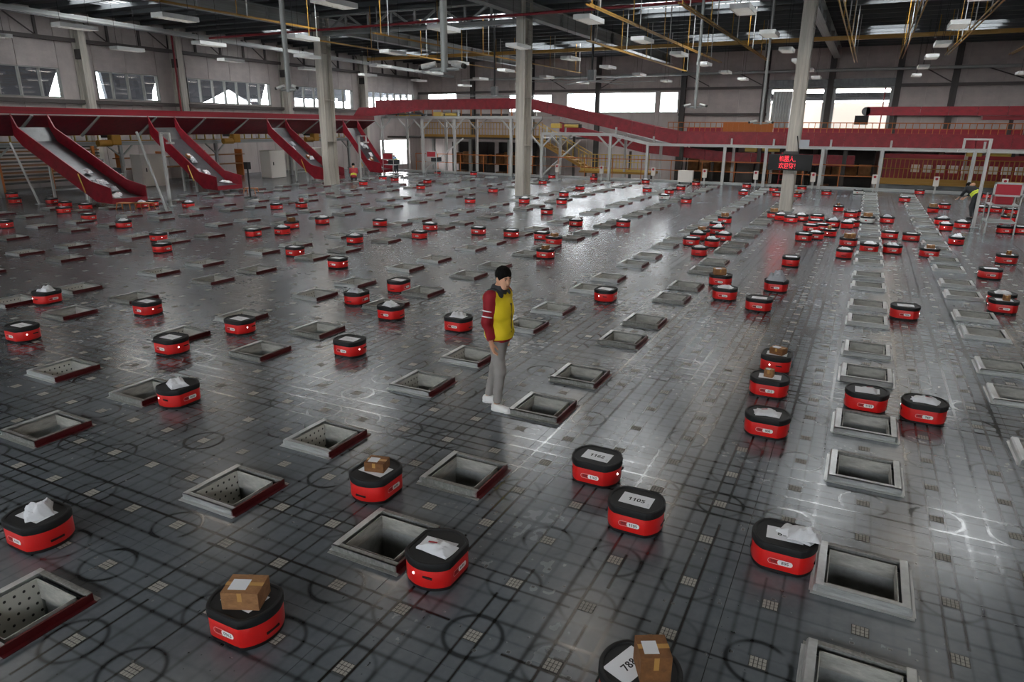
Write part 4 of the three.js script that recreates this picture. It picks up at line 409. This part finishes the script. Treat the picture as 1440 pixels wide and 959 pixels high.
{
  for (const [x, l] of [[-26.6, 'added rack of brown cartons with dark shade sheet under the mezzanine, nearest the side wall'], [-22.6, 'added rack of brown cartons with dark shade sheet under the mezzanine, nearest the stair'], [-6.5, 'added rack of brown cartons with dark shade sheet under the upper platform, beside the stair landing'], [-1.5, 'added rack of brown cartons with dark shade sheet under the upper platform, behind the red ladder'], [2.4, 'added rack of brown cartons with dark shade sheet under the upper platform, nearest the yellow platform']]) { const k = thing('added_rack', l, 'rack', [x, YG, -49.4]); for (const a of [-1.7, 1.7]) for (const b of [-0.5, 0.5]) mesh('upright', span(a - 0.05, a + 0.05, 0, 5.2, b - 0.05, b + 0.05), M.darkSteel, k); mesh('shade_sheet', span(-1.75, 1.75, 0.1, 5.2, -0.6, -0.57), M.darkSteel, k); for (const y of [0.3, 1.9, 3.4]) { mesh('shelf', span(-1.75, 1.75, y, y + 0.08, -0.55, 0.55), M.darkSteel, k); for (let i2 = 0; i2 < 4; i2++) mesh('carton', span(-1.6 + i2 * 0.82, -0.85 + i2 * 0.82, y + 0.08, y + 0.7 + 0.5 * hash(i2, y * 10, 3), -0.45, 0.4), i2 % 2 ? M.card : M.cardDark, k); } }  // racks and their dark back sheets added to darken the space below the decks
  const mz = thing('mezzanine_deck', 'dark mezzanine deck on grey legs behind the white frames', 'platform', [0, 0, 0]); mesh('deck', span(-33, -18, 2.3, 2.45, ZF + 0.5, -45.95), M.darkSteel, mz); for (const x of [-28.5, -25, -21.5, -18.5]) mesh('leg', span(x - 0.12, x + 0.12, -3.2, 2.3, -46.3, -46.1), M.steel, mz);
  const st = thing('steel_stair', 'yellow steel stair stepping down from the mezzanine to the landing', 'stair', [0, 0, -44.9]); for (let k = 0; k < 9; k++) mesh('tread', span(-18.2 + k * 0.42, -17.8 + k * 0.42, 2.28 - k * 0.22, 2.31 - k * 0.22, -0.5, 0.5), M.yellow, st); for (const s of [-0.5, 0.5]) { mesh('stringer', barG([-18.3, 2.3, s], [-14.3, 0.35, s], 0.05, 0.2), M.yellow, st); mesh('handrail', barG([-18.3, 3.45, s], [-14.3, 1.45, s], 0.05), M.paleYellow, st); for (let k = 0; k < 9; k++) mesh('baluster', span(-18.1 + k * 0.45, -18.07 + k * 0.45, 2.25 - k * 0.225, 3.35 - k * 0.225, s - 0.015, s + 0.015), M.paleYellow, st); }
  const ld = thing('low_landing', 'yellow low landing at the foot of the steel stair', 'platform', [0, 0, 0]); mesh('deck', span(-14.4, -9.3, 0.22, 0.36, -45.4, -43.1), M.yellow, ld); for (const x of [-14, -9.7]) for (const z of [-45.1, -43.4]) mesh('leg', span(x - 0.06, x + 0.06, -3.2, 0.22, z - 0.06, z + 0.06), M.darkSteel, ld);
  const up = thing('upper_platform', 'red edged upper platform in front of the dock doors', 'platform', [0, 0, 0]); mesh('deck', span(-9.2, 18, 2.75, 2.92, ZF + 0.5, -45.9), M.darkSteel, up); for (let x = -8; x < 18; x += 5.2) mesh('leg', span(x - 0.12, x + 0.12, -3.2, 2.75, -46.4, -46.15), M.darkSteel, up);
  const rp = thing('right_low_platform', 'yellow edged low platform with conveyor rollers at the right', 'platform', [0, 0, 0]); mesh('deck', span(4.4, 17, 0.3, 0.46, -45.5, -41.9), M.yellow, rp); mesh('under_frame', span(4.4, 17, 0, 0.28, -42.1, -41.95), M.galvDark, rp); for (let k = 0; k < 14; k++) mesh('white_bin', span(6 + k * 0.62, 6.42 + k * 0.62, 0.95, 1.35, -43.2, -42.9), M.paper, rp); mesh('red_screen', span(4.6, 17, 0.5, 1.9, -44.2, -44.1), M.crimson, rp);
  const ub = thing('upper_red_conveyor', 'crimson telescopic conveyor reaching from the dock door', 'conveyor', [0, 0, -48]); for (let k = 0; k < 9; k++) mesh('side_plate', span(3.2 + k * 1.5, 4.68 + k * 1.5, 4.1, 4.62, 0.4, 0.5), M.crimson, ub); mesh('nose', rodG([3.2, 4.36, -0.5], [3.2, 4.36, 0.5], 0.26, 18), M.galvDark, ub); mesh('nose_box', span(2.6, 3.4, 3.55, 4.1, -0.4, 0.4), M.black, ub); mesh('belt', span(3.2, 16.6, 4.5, 4.56, -0.45, 0.4), M.belt, ub); mesh('lower_boom', span(9.5, 16.6, 3.85, 4.08, -0.3, 0.45), M.crimson, ub); for (const x of [4.9, 11]) mesh('support', span(x - 0.1, x + 0.1, 2.92, 4.1, -0.1, 0.1), M.darkSteel, ub); 
  tag(mesh('red_screen_board', span(-8.6, 12, 2.92, 3.3, -50.1, -50), M.crimson), 'dark red low screen on the upper platform', 'screen'); tag(mesh('orange_tarp_crate', new RoundedBoxGeometry(3.2, 0.75, 0.8, 2, 0.05).translate(-3.8, 3.3, -47), M.orange), 'orange covered crate behind the upper rail', 'crate'); tag(mesh('stair_ladder', merge([barG([-1.2, -3.2, -43.4], [-1.2, 2.7, -44.8], 0.06), barG([-0.5, -3.2, -43.4], [-0.5, 2.7, -44.8], 0.06), ...Array.from({ length: 12 }, (_, k) => barG([-1.2, -1.1 + k * 0.32, -43.47 - k * 0.112], [-0.5, -1.1 + k * 0.32, -43.47 - k * 0.112], 0.04))]), M.redPrint), 'red ladder beside the white posts', 'ladder');
  [-14.6, -11.5, -8.1, -4.95, -2.0, 1.1, 4.2, 7.1, 10.1].forEach((x) => { const t = thing('stop_button_post', 'short white post with a red stop button at the floor edge', 'post', [x, 0, -39.7], 0, 'stop button posts along the floor edge'); mesh('post', span(-0.04, 0.04, 0, 0.45, -0.04, 0.04), M.white, t); mesh('box', new RoundedBoxGeometry(0.26, 0.5, 0.12, 2, 0.02).translate(0, 0.66, 0), M.pale, t); mesh('button', rodG([0, 0.8, 0.06], [0, 0.8, 0.1], 0.07, 12), M.redPrint, t); });
  { const t = thing('grey_floor_cabinet', 'low grey cabinet at the far floor edge', 'cabinet', [-6.1, 0, -39.8]); mesh('case', new RoundedBoxGeometry(0.9, 0.7, 0.3, 2, 0.02).translate(0, 0.45, 0), M.pale, t); for (const s of [-0.35, 0.35]) mesh('foot', span(s - 0.03, s + 0.03, 0, 0.12, -0.1, 0.1), M.darkSteel, t); }
}
// ---------------------------------------------------------------- red lettered sign on the column
{
  const c = document.createElement('canvas'); c.width = 256; c.height = 128; const g = c.getContext('2d'); g.fillStyle = '#000'; g.fillRect(0, 0, 256, 128); g.strokeStyle = '#ff3040'; g.lineWidth = 3.2;
  const glyph = (ox, oy, segs) => { for (const s of segs) { g.beginPath(); g.moveTo(ox + s[0] * 3.6, oy + s[1] * 3.6); for (let i = 2; i < s.length; i += 2) g.lineTo(ox + s[i] * 3.6, oy + s[i + 1] * 3.6); g.stroke(); } };
  const ji = [[0, 4, 6, 4], [3, 0, 3, 15], [3, 5, 0, 10], [3, 6, 6, 9], [8, 2, 8, 9, 6, 15], [8, 2, 12, 2, 12, 13, 15, 13, 15, 10]], qi = [[1, 0, 6, 0, 6, 4, 1, 4, 1, 0], [9, 0, 14, 0, 14, 4, 9, 4, 9, 0], [0, 7, 15, 7], [8, 5, 6, 8, 1, 10], [9, 7, 14, 10], [1, 10, 6, 10, 6, 15, 1, 15, 1, 10], [9, 10, 14, 10, 14, 15, 9, 15, 9, 10]], ren = [[8, 0, 7, 7, 1, 15], [8, 5, 11, 11, 15, 15]], comma = [[2, 12, 3, 13, 2, 15]];
  const huan = [[0, 3, 6, 3, 4, 9, 0, 14], [1, 6, 6, 14], [9, 0, 7, 5], [8, 3, 15, 3, 13, 6], [11, 5, 10, 10, 7, 15], [11, 8, 15, 15]], ying = [[1, 1, 3, 3], [0, 6, 3, 6, 3, 12, 0, 15], [3, 13, 7, 15, 15, 15], [8, 1, 5, 3, 5, 11, 8, 10], [10, 2, 14, 2, 14, 10, 12, 10], [10, 2, 10, 13]], ni = [[4, 0, 1, 6], [3, 4, 3, 15], [8, 0, 6, 5], [7, 3, 15, 3, 13, 6], [11, 5, 11, 15, 9, 14], [8, 8, 6, 13], [13, 8, 15, 12]], bang = [[4, 2, 4, 10], [4, 13, 4, 15]];
  [ji, qi, ren, comma].forEach((q, i) => glyph(8 + i * 62, 4, q)); [huan, ying, ni, bang].forEach((q, i) => glyph(8 + i * 62, 68, q));
  const tx = new THREE.CanvasTexture(c); tx.colorSpace = THREE.SRGBColorSpace; const t = thing('led_sign', 'black sign with two lines of glowing red Chinese characters on the column', 'sign', [0.91, 0, -27.24]);
  mesh('case', span(-0.83, 0.83, 1.66, 2.28, 0, 0.12), M.black, t); const s = mesh('screen', uvRect(span(-0.43, 0.35, 1.71, 2.24, 0.121, 0.123), 0, 0, 1, 1), new THREE.MeshStandardMaterial({ color: 0x000000, roughness: 0.4, emissive: 0xffffff, emissiveMap: tx, emissiveIntensity: 2.2 }), t);
  const L = new THREE.RectAreaLight(0xff2030, 0.9, 0.78, 0.5); L.position.set(0.87, 1.975, -27.1); L.rotation.y = Math.PI; scene.add(L); mesh('bracket', span(-0.3, 0.3, 2.28, 2.4, -0.05, 0.06), M.darkSteel, t); mesh('cable', rodG([0.3, 2.3, 0.06], [0.15, 3.0, 0.02], 0.02), M.black, t); mesh('junction_box', span(0.26, 0.62, 2.55, 2.85, -0.1, 0.06), M.mailerGrey, t);
}
// ---------------------------------------------------------------- people
const cap = (p, a, b, ra, rb) => { const bx = b[0] - a[0], by = b[1] - a[1], bz = b[2] - a[2], px = p[0] - a[0], py = p[1] - a[1], pz = p[2] - a[2], t = Math.max(0, Math.min(1, (px * bx + py * by + pz * bz) / (bx * bx + by * by + bz * bz))); return Math.hypot(px - bx * t, py - by * t, pz - bz * t) - (ra + (rb - ra) * t); };
const ell = (p, c, r) => { const x = (p[0] - c[0]) / r[0], y = (p[1] - c[1]) / r[1], z = (p[2] - c[2]) / r[2], k = Math.hypot(x, y, z); return (k - 1) * Math.min(r[0], r[1], r[2]); };
const smin = (a, b, k) => { const h = Math.max(k - Math.abs(a - b), 0) / k; return Math.min(a, b) - h * h * k * 0.25; };
function surface(fn, c, half, cell) {
  const n = Math.ceil(2 * half / cell) + 2, mc = new MarchingCubes(n, M.skin, false, false, 120000); mc.isolation = 0;
  const at = (v, a) => c[a] + half * (v - n / 2) / (n / 2), B = 5, reach = cell * (B / 2) * 1.75 * 1.25 + cell * 2;
  for (let kb = 0; kb < n; kb += B) for (let jb = 0; jb < n; jb += B) for (let ib = 0; ib < n; ib += B) {
    const d0 = fn([at(ib + B / 2 - 0.5, 0), at(jb + B / 2 - 0.5, 1), at(kb + B / 2 - 0.5, 2)]), skip = Math.abs(d0) > reach + 0.012;
    for (let k = kb; k < Math.min(n, kb + B); k++) for (let j = jb; j < Math.min(n, jb + B); j++) for (let i = ib; i < Math.min(n, ib + B); i++) mc.field[(k * n + j) * n + i] = skip ? -d0 : -fn([at(i, 0), at(j, 1), at(k, 2)]);
  }
  mc.update(); const pos = mc.positionArray.slice(0, mc.count * 3); for (let i = 0; i < pos.length; i += 3) { pos[i] = c[0] + half * pos[i]; pos[i + 1] = c[1] + half * pos[i + 1]; pos[i + 2] = c[2] + half * pos[i + 2]; }
  let g = new THREE.BufferGeometry(); g.setAttribute('position', new THREE.BufferAttribute(pos, 3)); g = mergeVertices(g, 1e-5); g.computeVertexNormals();
  // outward normals
  const p = g.attributes.position, nn = g.attributes.normal; let s = 0; for (let i = 0; i < p.count; i += 7) { const a = [p.getX(i), p.getY(i), p.getZ(i)], e = 0.003, b = [a[0] + nn.getX(i) * e, a[1] + nn.getY(i) * e, a[2] + nn.getZ(i) * e]; s += fn(b) > fn(a) ? 1 : -1; }
  if (s < 0) { const ix = g.index.array; for (let i = 0; i < ix.length; i += 3) { const t = ix[i]; ix[i] = ix[i + 1]; ix[i + 1] = t; } g.computeVertexNormals(); } return g;
}
const L3 = (a, b, t) => [a[0] + (b[0] - a[0]) * t, a[1] + (b[1] - a[1]) * t, a[2] + (b[2] - a[2]) * t];
function headSDF(h) {                                          // head centre h.c, yaw h.yaw, pitch h.tip; local: +x forward, +z right
  const cy = Math.cos(h.yaw), sy = Math.sin(h.yaw), ct = Math.cos(h.tip), st = Math.sin(h.tip);
  const loc = (p) => { const x = p[0] - h.c[0], y = p[1] - h.c[1], z = p[2] - h.c[2], x1 = x * cy + z * sy, z1 = -x * sy + z * cy; return [x1 * ct - y * st, x1 * st + y * ct, z1]; };
  return { loc, skin: (p) => { const q = loc(p); let d = ell(q, [-0.012, 0.03, 0], [0.095, 0.092, 0.076]); d = smin(d, ell(q, [0.02, -0.045, 0], [0.068, 0.075, 0.058]), 0.05); d = smin(d, cap(q, [0.055, -0.09, -0.012], [0.055, -0.09, 0.012], 0.02, 0.02), 0.04); d = smin(d, cap(q, [0.081, 0.012, 0], [0.098, -0.028, 0], 0.008, 0.0115), 0.015); d = smin(d, cap(q, [0.078, 0.025, -0.035], [0.078, 0.025, 0.035], 0.012, 0.012), 0.02); d = smin(d, cap(q, [0.082, -0.062, -0.017], [0.082, -0.062, 0.017], 0.008, 0.008), 0.01);
    for (const s of [-1, 1]) { d = smin(d, ell(q, [-0.012, -0.005, s * 0.078], [0.02, 0.033, 0.011]), 0.01); d = Math.max(d, -(ell(q, [0.091, 0.006, s * 0.031], [0.012, 0.009, 0.016]))); } return d; },
    hair: (p) => { const q = loc(p); let d = ell(q, [-0.016, 0.04, 0], [0.107, 0.104, 0.09]); d = Math.max(d, (0.95 * q[0] - 0.036 - q[1]) / 1.38 + 0.01 * (vnoise(q[2] * 60, q[0] * 30, 9) - 0.5)); d = Math.max(d, -0.085 - q[1]); return d + 0.0045 * vnoise(q[0] * 95 + q[1] * 40, q[2] * 95 - q[1] * 30, 5) * 1.6 - 0.003; } };
}
function handSDF(w, dir, fwd, side) {                         // wrist w, pointing dir, finger curl towards fwd
  const s = [dir[1] * fwd[2] - dir[2] * fwd[1], dir[2] * fwd[0] - dir[0] * fwd[2], dir[0] * fwd[1] - dir[1] * fwd[0]], at = (a, b, c) => [0, 1, 2].map((k) => w[k] + dir[k] * a + fwd[k] * b + s[k] * c * side), parts = [];
  [[-0.03, 0.07], [-0.01, 0.08], [0.01, 0.076], [0.03, 0.06]].forEach(([o, l]) => { parts.push([at(0.085, 0, o), at(0.085 + l * 0.5, 0.008, o * 1.05), 0.0095, 0.009], [at(0.085 + l * 0.5, 0.008, o * 1.05), at(0.085 + l * 0.86, 0.035, o * 1.05), 0.009, 0.0075]); });
  parts.push([at(0.03, 0.012, -0.03), at(0.07, 0.03, -0.052), 0.012, 0.0105], [at(0.07, 0.03, -0.052), at(0.1, 0.045, -0.045), 0.0105, 0.008]);
  const palm = [[at(0, 0, 0), at(0.05, 0, 0), 0.026, 0.024], [at(0.03, 0, -0.02), at(0.085, 0, -0.027), 0.016, 0.012], [at(0.03, 0, 0.02), at(0.085, 0, 0.027), 0.016, 0.012], [at(0.03, 0, 0), at(0.085, 0, 0), 0.017, 0.012]];
  return (p) => { let d = 1; for (const q of palm) d = smin(d, cap(p, ...q), 0.02); for (const q of parts) d = smin(d, cap(p, ...q), 0.004); return d; };
}
function figure(name, label, pos, turn, J, col, cell, fine) {
  const t = thing(name, label, 'person', pos, turn), hd = headSDF(J.head), neck = [J.chest[0] - 0.01, J.chest[1] + 0.2, J.chest[2]];
  const torso = (p, e) => { let d = cap(p, [J.pelvis[0], J.pelvis[1], J.pelvis[2] - 0.055], [J.pelvis[0], J.pelvis[1], J.pelvis[2] + 0.055], 0.115 + e, 0.115 + e); d = smin(d, cap(p, [J.chest[0], J.chest[1] - 0.04, J.chest[2] - 0.07], [J.chest[0], J.chest[1] - 0.04, J.chest[2] + 0.07], 0.112 + e, 0.112 + e), 0.12); d = smin(d, cap(p, J.pelvis, J.chest, 0.12 + e, 0.12 + e), 0.08); d = smin(d, cap(p, J.shL, J.shR, 0.062 + e, 0.062 + e), 0.1); return d; };
  const arm = (p, s, e) => { const S = J['sh' + s], E = J['el' + s], W = J['wr' + s]; return smin(cap(p, S, E, 0.055 + e, 0.043 + e), cap(p, E, W, 0.043 + e, 0.028 + e), 0.03); };
  const leg = (p, s, e) => { const H = J['hip' + s], K = J['kn' + s], A = J['an' + s]; return smin(cap(p, H, K, 0.085 + e, 0.055 + e), cap(p, K, A, 0.055 + e, 0.037 + e), 0.04); };
  const foot = (p, s, e) => { const A = J['an' + s], f = J['ft' + s]; return smin(cap(p, [A[0] - f[0] * 0.03, 0.045 + J['fy' + s], A[2] - f[1] * 0.03], [A[0] + f[0] * 0.16, 0.035 + J['fy' + s], A[2] + f[1] * 0.16], 0.036 + e, 0.03 + e), cap(p, A, [A[0], A[1] - 0.05, A[2]], 0.036 + e, 0.036 + e), 0.04); };
  const skin = (p) => { let d = torso(p, -0.012); for (const s of 'LR') { d = smin(d, arm(p, s, -0.006), 0.03); d = smin(d, leg(p, s, -0.008), 0.04); d = smin(d, foot(p, s, -0.008), 0.02); } d = smin(d, cap(p, neck, J.head.c, 0.06, 0.055), 0.03); return d; };
  const ys = [J.anL[1], J.head.c[1]], cy = (Math.min(0, ...ys) + J.head.c[1] + 0.15) / 2, half = cy + 0.12, cx = (J.pelvis[0] + J.head.c[0]) / 2;
  const geos = [surface((p) => smin(skin(p), hd.skin(p), 0.01), [cx, cy, 0], half, cell), surface(hd.skin, J.head.c, 0.17, fine)];
  for (const s of 'LR') { const W = J['wr' + s], E = J['el' + s], d = V(W).sub(V(E)).normalize(), f = J.curl ?? [0.9, 0, 0.2], fv = V(f).sub(d.clone().multiplyScalar(V(f).dot(d))).normalize(); geos.push(surface(handSDF(W, d.toArray(), fv.toArray(), s === 'R' ? 1 : -1), [W[0] + d.x * 0.09, W[1] + d.y * 0.09, W[2] + d.z * 0.09], 0.14, fine * 1.15)); }
  mesh('body', mergeGeometries(geos), M.skin, t);
  mesh('hair', surface(hd.hair, J.head.c, 0.19, fine * 1.4), M.hair, t);
  const fold = (p, k) => k * (Math.sin(p[1] * 46 + p[0] * 25) * Math.sin(p[2] * 30 + p[1] * 18)) * 0.5;
  const cut0 = (p, lo) => lo - p[1];
  mesh('sweater', surface((p) => { let d = torso(p, 0.02); for (const s of 'LR') { const W = L3(J['el' + s], J['wr' + s], 0.72); d = smin(d, smin(cap(p, J['sh' + s], J['el' + s], 0.068, 0.056), cap(p, J['el' + s], W, 0.056, 0.044), 0.03) + fold(p, 0.008), 0.05); } d = Math.max(d, col.up ? -1 : cut0(p, J.pelvis[1] - 0.08)); d = Math.max(d, -(cap(p, neck, J.head.c, 0.058, 0.07))); return d; }, [cx, cy + (J.tall ? 0.3 : 0), 0], J.tall ? 0.55 : half, cell), col.sleeve, t);
  if (col.vest) { const v = mesh('vest', surface((p) => { let d = torso(p, 0.028) + fold(p, 0.009) * Math.max(0, Math.min(1, (neck[1] - 0.14 - p[1]) * 9)); for (const s of 'LR') { const S = J['sh' + s], k = s === 'L' ? -1 : 1; d = Math.max(d, -(cap(p, [S[0], S[1] + 0.1, S[2] + k * 0.035], [S[0], S[1] - 0.14, S[2] + k * 0.03], 0.082, 0.075))); d = Math.max(d, -(cap(p, S, J['el' + s], 0.07, 0.062))); } d = Math.max(d, cut0(p, J.pelvis[1] - 0.045)); d = Math.max(d, -(cap(p, [neck[0] + 0.03, neck[1] - 0.03, neck[2]], J.head.c, 0.066, 0.1))); return d; }, [cx, J.pelvis[1] + 0.22, 0], 0.45, cell), col.vest, t); if (J.tall) { mesh('zip', barG([J.chest[0] + 0.158, J.chest[1] + 0.06, 0], [J.pelvis[0] + 0.155, J.pelvis[1] + 0.03, 0], 0.012, 0.01), M.charcoal, v); } }
  if (col.collar) mesh('collar', surface((p) => Math.max(Math.max(cap(p, [neck[0], neck[1] - 0.03, 0], [neck[0] + 0.02, neck[1] + 0.06, 0], 0.104, 0.083), -cap(p, [neck[0] + 0.01, neck[1] - 0.1, 0], [neck[0] + 0.05, neck[1] + 0.12, 0], 0.068, 0.06)), p[1] - neck[1] - 0.062), neck, 0.22, cell * 0.8), col.collar, t);
  if (col.yoke) for (const s of [-1, 1]) mesh('shoulder_patch', surface((p) => Math.max(torso(p, 0.036), cap(p, [neck[0] - 0.03, neck[1], s * 0.09], [neck[0] + 0.06, neck[1] - 0.04, s * 0.09], 0.06, 0.05)), [neck[0], neck[1], s * 0.09], 0.16, cell * 0.8), col.yoke, t);
  if (col.stripe) for (const s of 'LR') for (const f of [0.55, 0.78]) { const c = L3(J['sh' + s], J['el' + s], f), d = V(J['el' + s]).sub(V(J['sh' + s])).normalize(), g = new THREE.TorusGeometry(0.062 - 0.012 * f + 0.006, 0.008, 6, 20); g.applyQuaternion(new THREE.Quaternion().setFromUnitVectors(new THREE.Vector3(0, 0, 1), d)); g.translate(...c); mesh('sleeve_stripe', g, M.shoe, t); }
  if (col.band) for (const f of [0.15, 0.45]) mesh('reflective_band', surface((p) => Math.max(torso(p, 0.034), Math.abs((p[0] - J.pelvis[0]) * (J.chest[0] - J.pelvis[0]) + (p[1] - J.pelvis[1]) * (J.chest[1] - J.pelvis[1]) - f * 0.09) - 0.012), L3(J.pelvis, J.chest, f), 0.3, cell), col.band, t);
  mesh('trousers', surface((p) => { let d = 1; for (const s of 'LR') { const A = L3(J['kn' + s], J['an' + s], 0.88); d = smin(d, smin(cap(p, J['hip' + s], J['kn' + s], 0.095, 0.072), cap(p, J['kn' + s], A, 0.072, 0.052), 0.04) + fold(p, 0.008), 0.02); } d = smin(d, cap(p, [J.pelvis[0], J.pelvis[1] - 0.02, J.pelvis[2] - 0.055], [J.pelvis[0], J.pelvis[1] - 0.02, J.pelvis[2] + 0.055], 0.121, 0.121), 0.04); return Math.max(d, p[1] - J.pelvis[1] - 0.05); }, [cx, (J.pelvis[1]) / 2, 0], J.pelvis[1] / 2 + 0.2, cell), col.legs, t);
  for (const s of 'LR') { const A = J['an' + s]; const sh = mesh('shoe', surface((p) => Math.max(foot(p, s, 0.008), J['fy' + s] + 0.012 - p[1], p[1] - A[1] - 0.005), [A[0] + J['ft' + s][0] * 0.06, A[1] - 0.02, A[2] + J['ft' + s][1] * 0.06], 0.2, Math.max(cell * 0.6, 0.006)), col.shoes, t); mesh('sole', surface((p) => Math.max(foot([p[0], Math.max(p[1], J['fy' + s] + 0.03), p[2]], s, 0.011), J['fy' + s] - p[1], p[1] - J['fy' + s] - 0.02), [A[0] + J['ft' + s][0] * 0.06, A[1] - 0.03, A[2] + J['ft' + s][1] * 0.06], 0.2, Math.max(cell * 0.6, 0.006)), col.shoes, sh); }
  if (J.tall) for (const s of [-1, 1]) { const e = hd.loc, cyw = Math.cos(J.head.yaw), syw = Math.sin(J.head.yaw), ct = Math.cos(J.head.tip), st = Math.sin(J.head.tip), put = (q) => { const x = q[0] * ct + q[1] * st, y = -q[0] * st + q[1] * ct; return [J.head.c[0] + x * cyw - q[2] * syw, J.head.c[1] + y, J.head.c[2] + x * syw + q[2] * cyw]; }; const eye = new THREE.SphereGeometry(0.0075, 12, 8); eye.translate(...put([0.081, 0.006, s * 0.031])); mesh('eye', eye, M.black, t); mesh('eyebrow', barG(put([0.094, 0.03, s * 0.016]), put([0.084, 0.03, s * 0.048]), 0.009, 0.009), M.hair, t); if (s > 0) mesh('lips', barG(put([0.091, -0.062, -0.019]), put([0.091, -0.062, 0.019]), 0.008, 0.008), M.lips, t); }
  return t;
}
figure('person', 'man in yellow vest and maroon sleeves standing beside a floor hole', [0.075, 0, -3.56], 0, {
  tall: true, head: { c: [0.06, 1.612, 0.01], yaw: 0.5, tip: 0.16 }, pelvis: [0, 0.95, 0], chest: [-0.005, 1.27, 0], shL: [-0.015, 1.405, -0.165], shR: [-0.03, 1.405, 0.165], elL: [-0.05, 1.13, -0.225], wrL: [-0.03, 0.88, -0.215], elR: [-0.045, 1.13, 0.235], wrR: [0.015, 0.885, 0.225],
  hipL: [0, 0.9, -0.075], hipR: [0, 0.9, 0.075], knL: [-0.09, 0.49, -0.09], anL: [-0.2, 0.085, -0.085], knR: [0.05, 0.49, 0.085], anR: [0.02, 0.085, 0.1], ftL: [1, -0.1], ftR: [1, 0.12], fyL: 0, fyR: 0, curl: [0.9, 0, -0.3],
}, { sleeve: M.maroon, vest: M.yellowVest, collar: M.charcoal, yoke: M.charcoal, stripe: true, legs: M.trousers, shoes: M.shoe }, 0.0085, 0.0028);
const bent = { head: { c: [0.42, 1.22, 0], yaw: 0, tip: 0.5 }, pelvis: [0, 0.9, 0], chest: [0.24, 1.1, 0], shL: [0.33, 1.15, -0.17], shR: [0.33, 1.15, 0.17], elL: [0.45, 0.9, -0.2], wrL: [0.62, 0.75, -0.16], elR: [0.45, 0.9, 0.2], wrR: [0.62, 0.75, 0.16], hipL: [0, 0.86, -0.08], hipR: [0, 0.86, 0.08], knL: [0.07, 0.47, -0.1], anL: [-0.02, 0.085, -0.1], knR: [0.07, 0.47, 0.1], anR: [-0.02, 0.085, 0.1], ftL: [1, 0], ftR: [1, 0], fyL: 0, fyR: 0 };
const crouch = { head: { c: [0.2, 0.98, 0], yaw: 0, tip: 0.35 }, pelvis: [-0.1, 0.36, 0], chest: [0.08, 0.66, 0], shL: [0.12, 0.76, -0.17], shR: [0.12, 0.76, 0.17], elL: [0.25, 0.55, -0.22], wrL: [0.42, 0.5, -0.14], elR: [0.25, 0.55, 0.22], wrR: [0.42, 0.5, 0.14], hipL: [-0.08, 0.33, -0.09], hipR: [-0.08, 0.33, 0.09], knL: [0.26, 0.45, -0.14], anL: [0.06, 0.085, -0.12], knR: [0.26, 0.45, 0.14], anR: [0.06, 0.085, 0.12], ftL: [1, 0], ftR: [1, 0], fyL: 0, fyR: 0 };
figure('person', 'worker in blue top and yellow waist bands bending at the fourth chute', [-25.3, 0, -36.5], Math.PI * 0.9, bent, { sleeve: M.blueCloth, band: M.hiVis, legs: M.charcoal, shoes: M.black }, 0.03, 0.009);
figure('person', 'worker in red jacket with yellow bands crouching behind a white gantry', [-23.9, 0, -30.2], 2.2, crouch, { sleeve: M.redPrint, band: M.hiVis, legs: M.charcoal, shoes: M.black }, 0.03, 0.009);
figure('person', 'worker in dark clothes with yellow bands bending by the right-hand desk', [7.6, 0, -28.2], Math.PI * 0.75, bent, { sleeve: M.charcoal, band: M.hiVis, legs: M.charcoal, shoes: M.black }, 0.03, 0.009);
figure('person', 'worker in bright red jacket leaning over robots at the right edge', [9.35, 0, -24.0], Math.PI * 1.1, bent, { sleeve: M.redPrint, legs: M.charcoal, shoes: M.black }, 0.03, 0.009);
renderer.render(scene, camera);
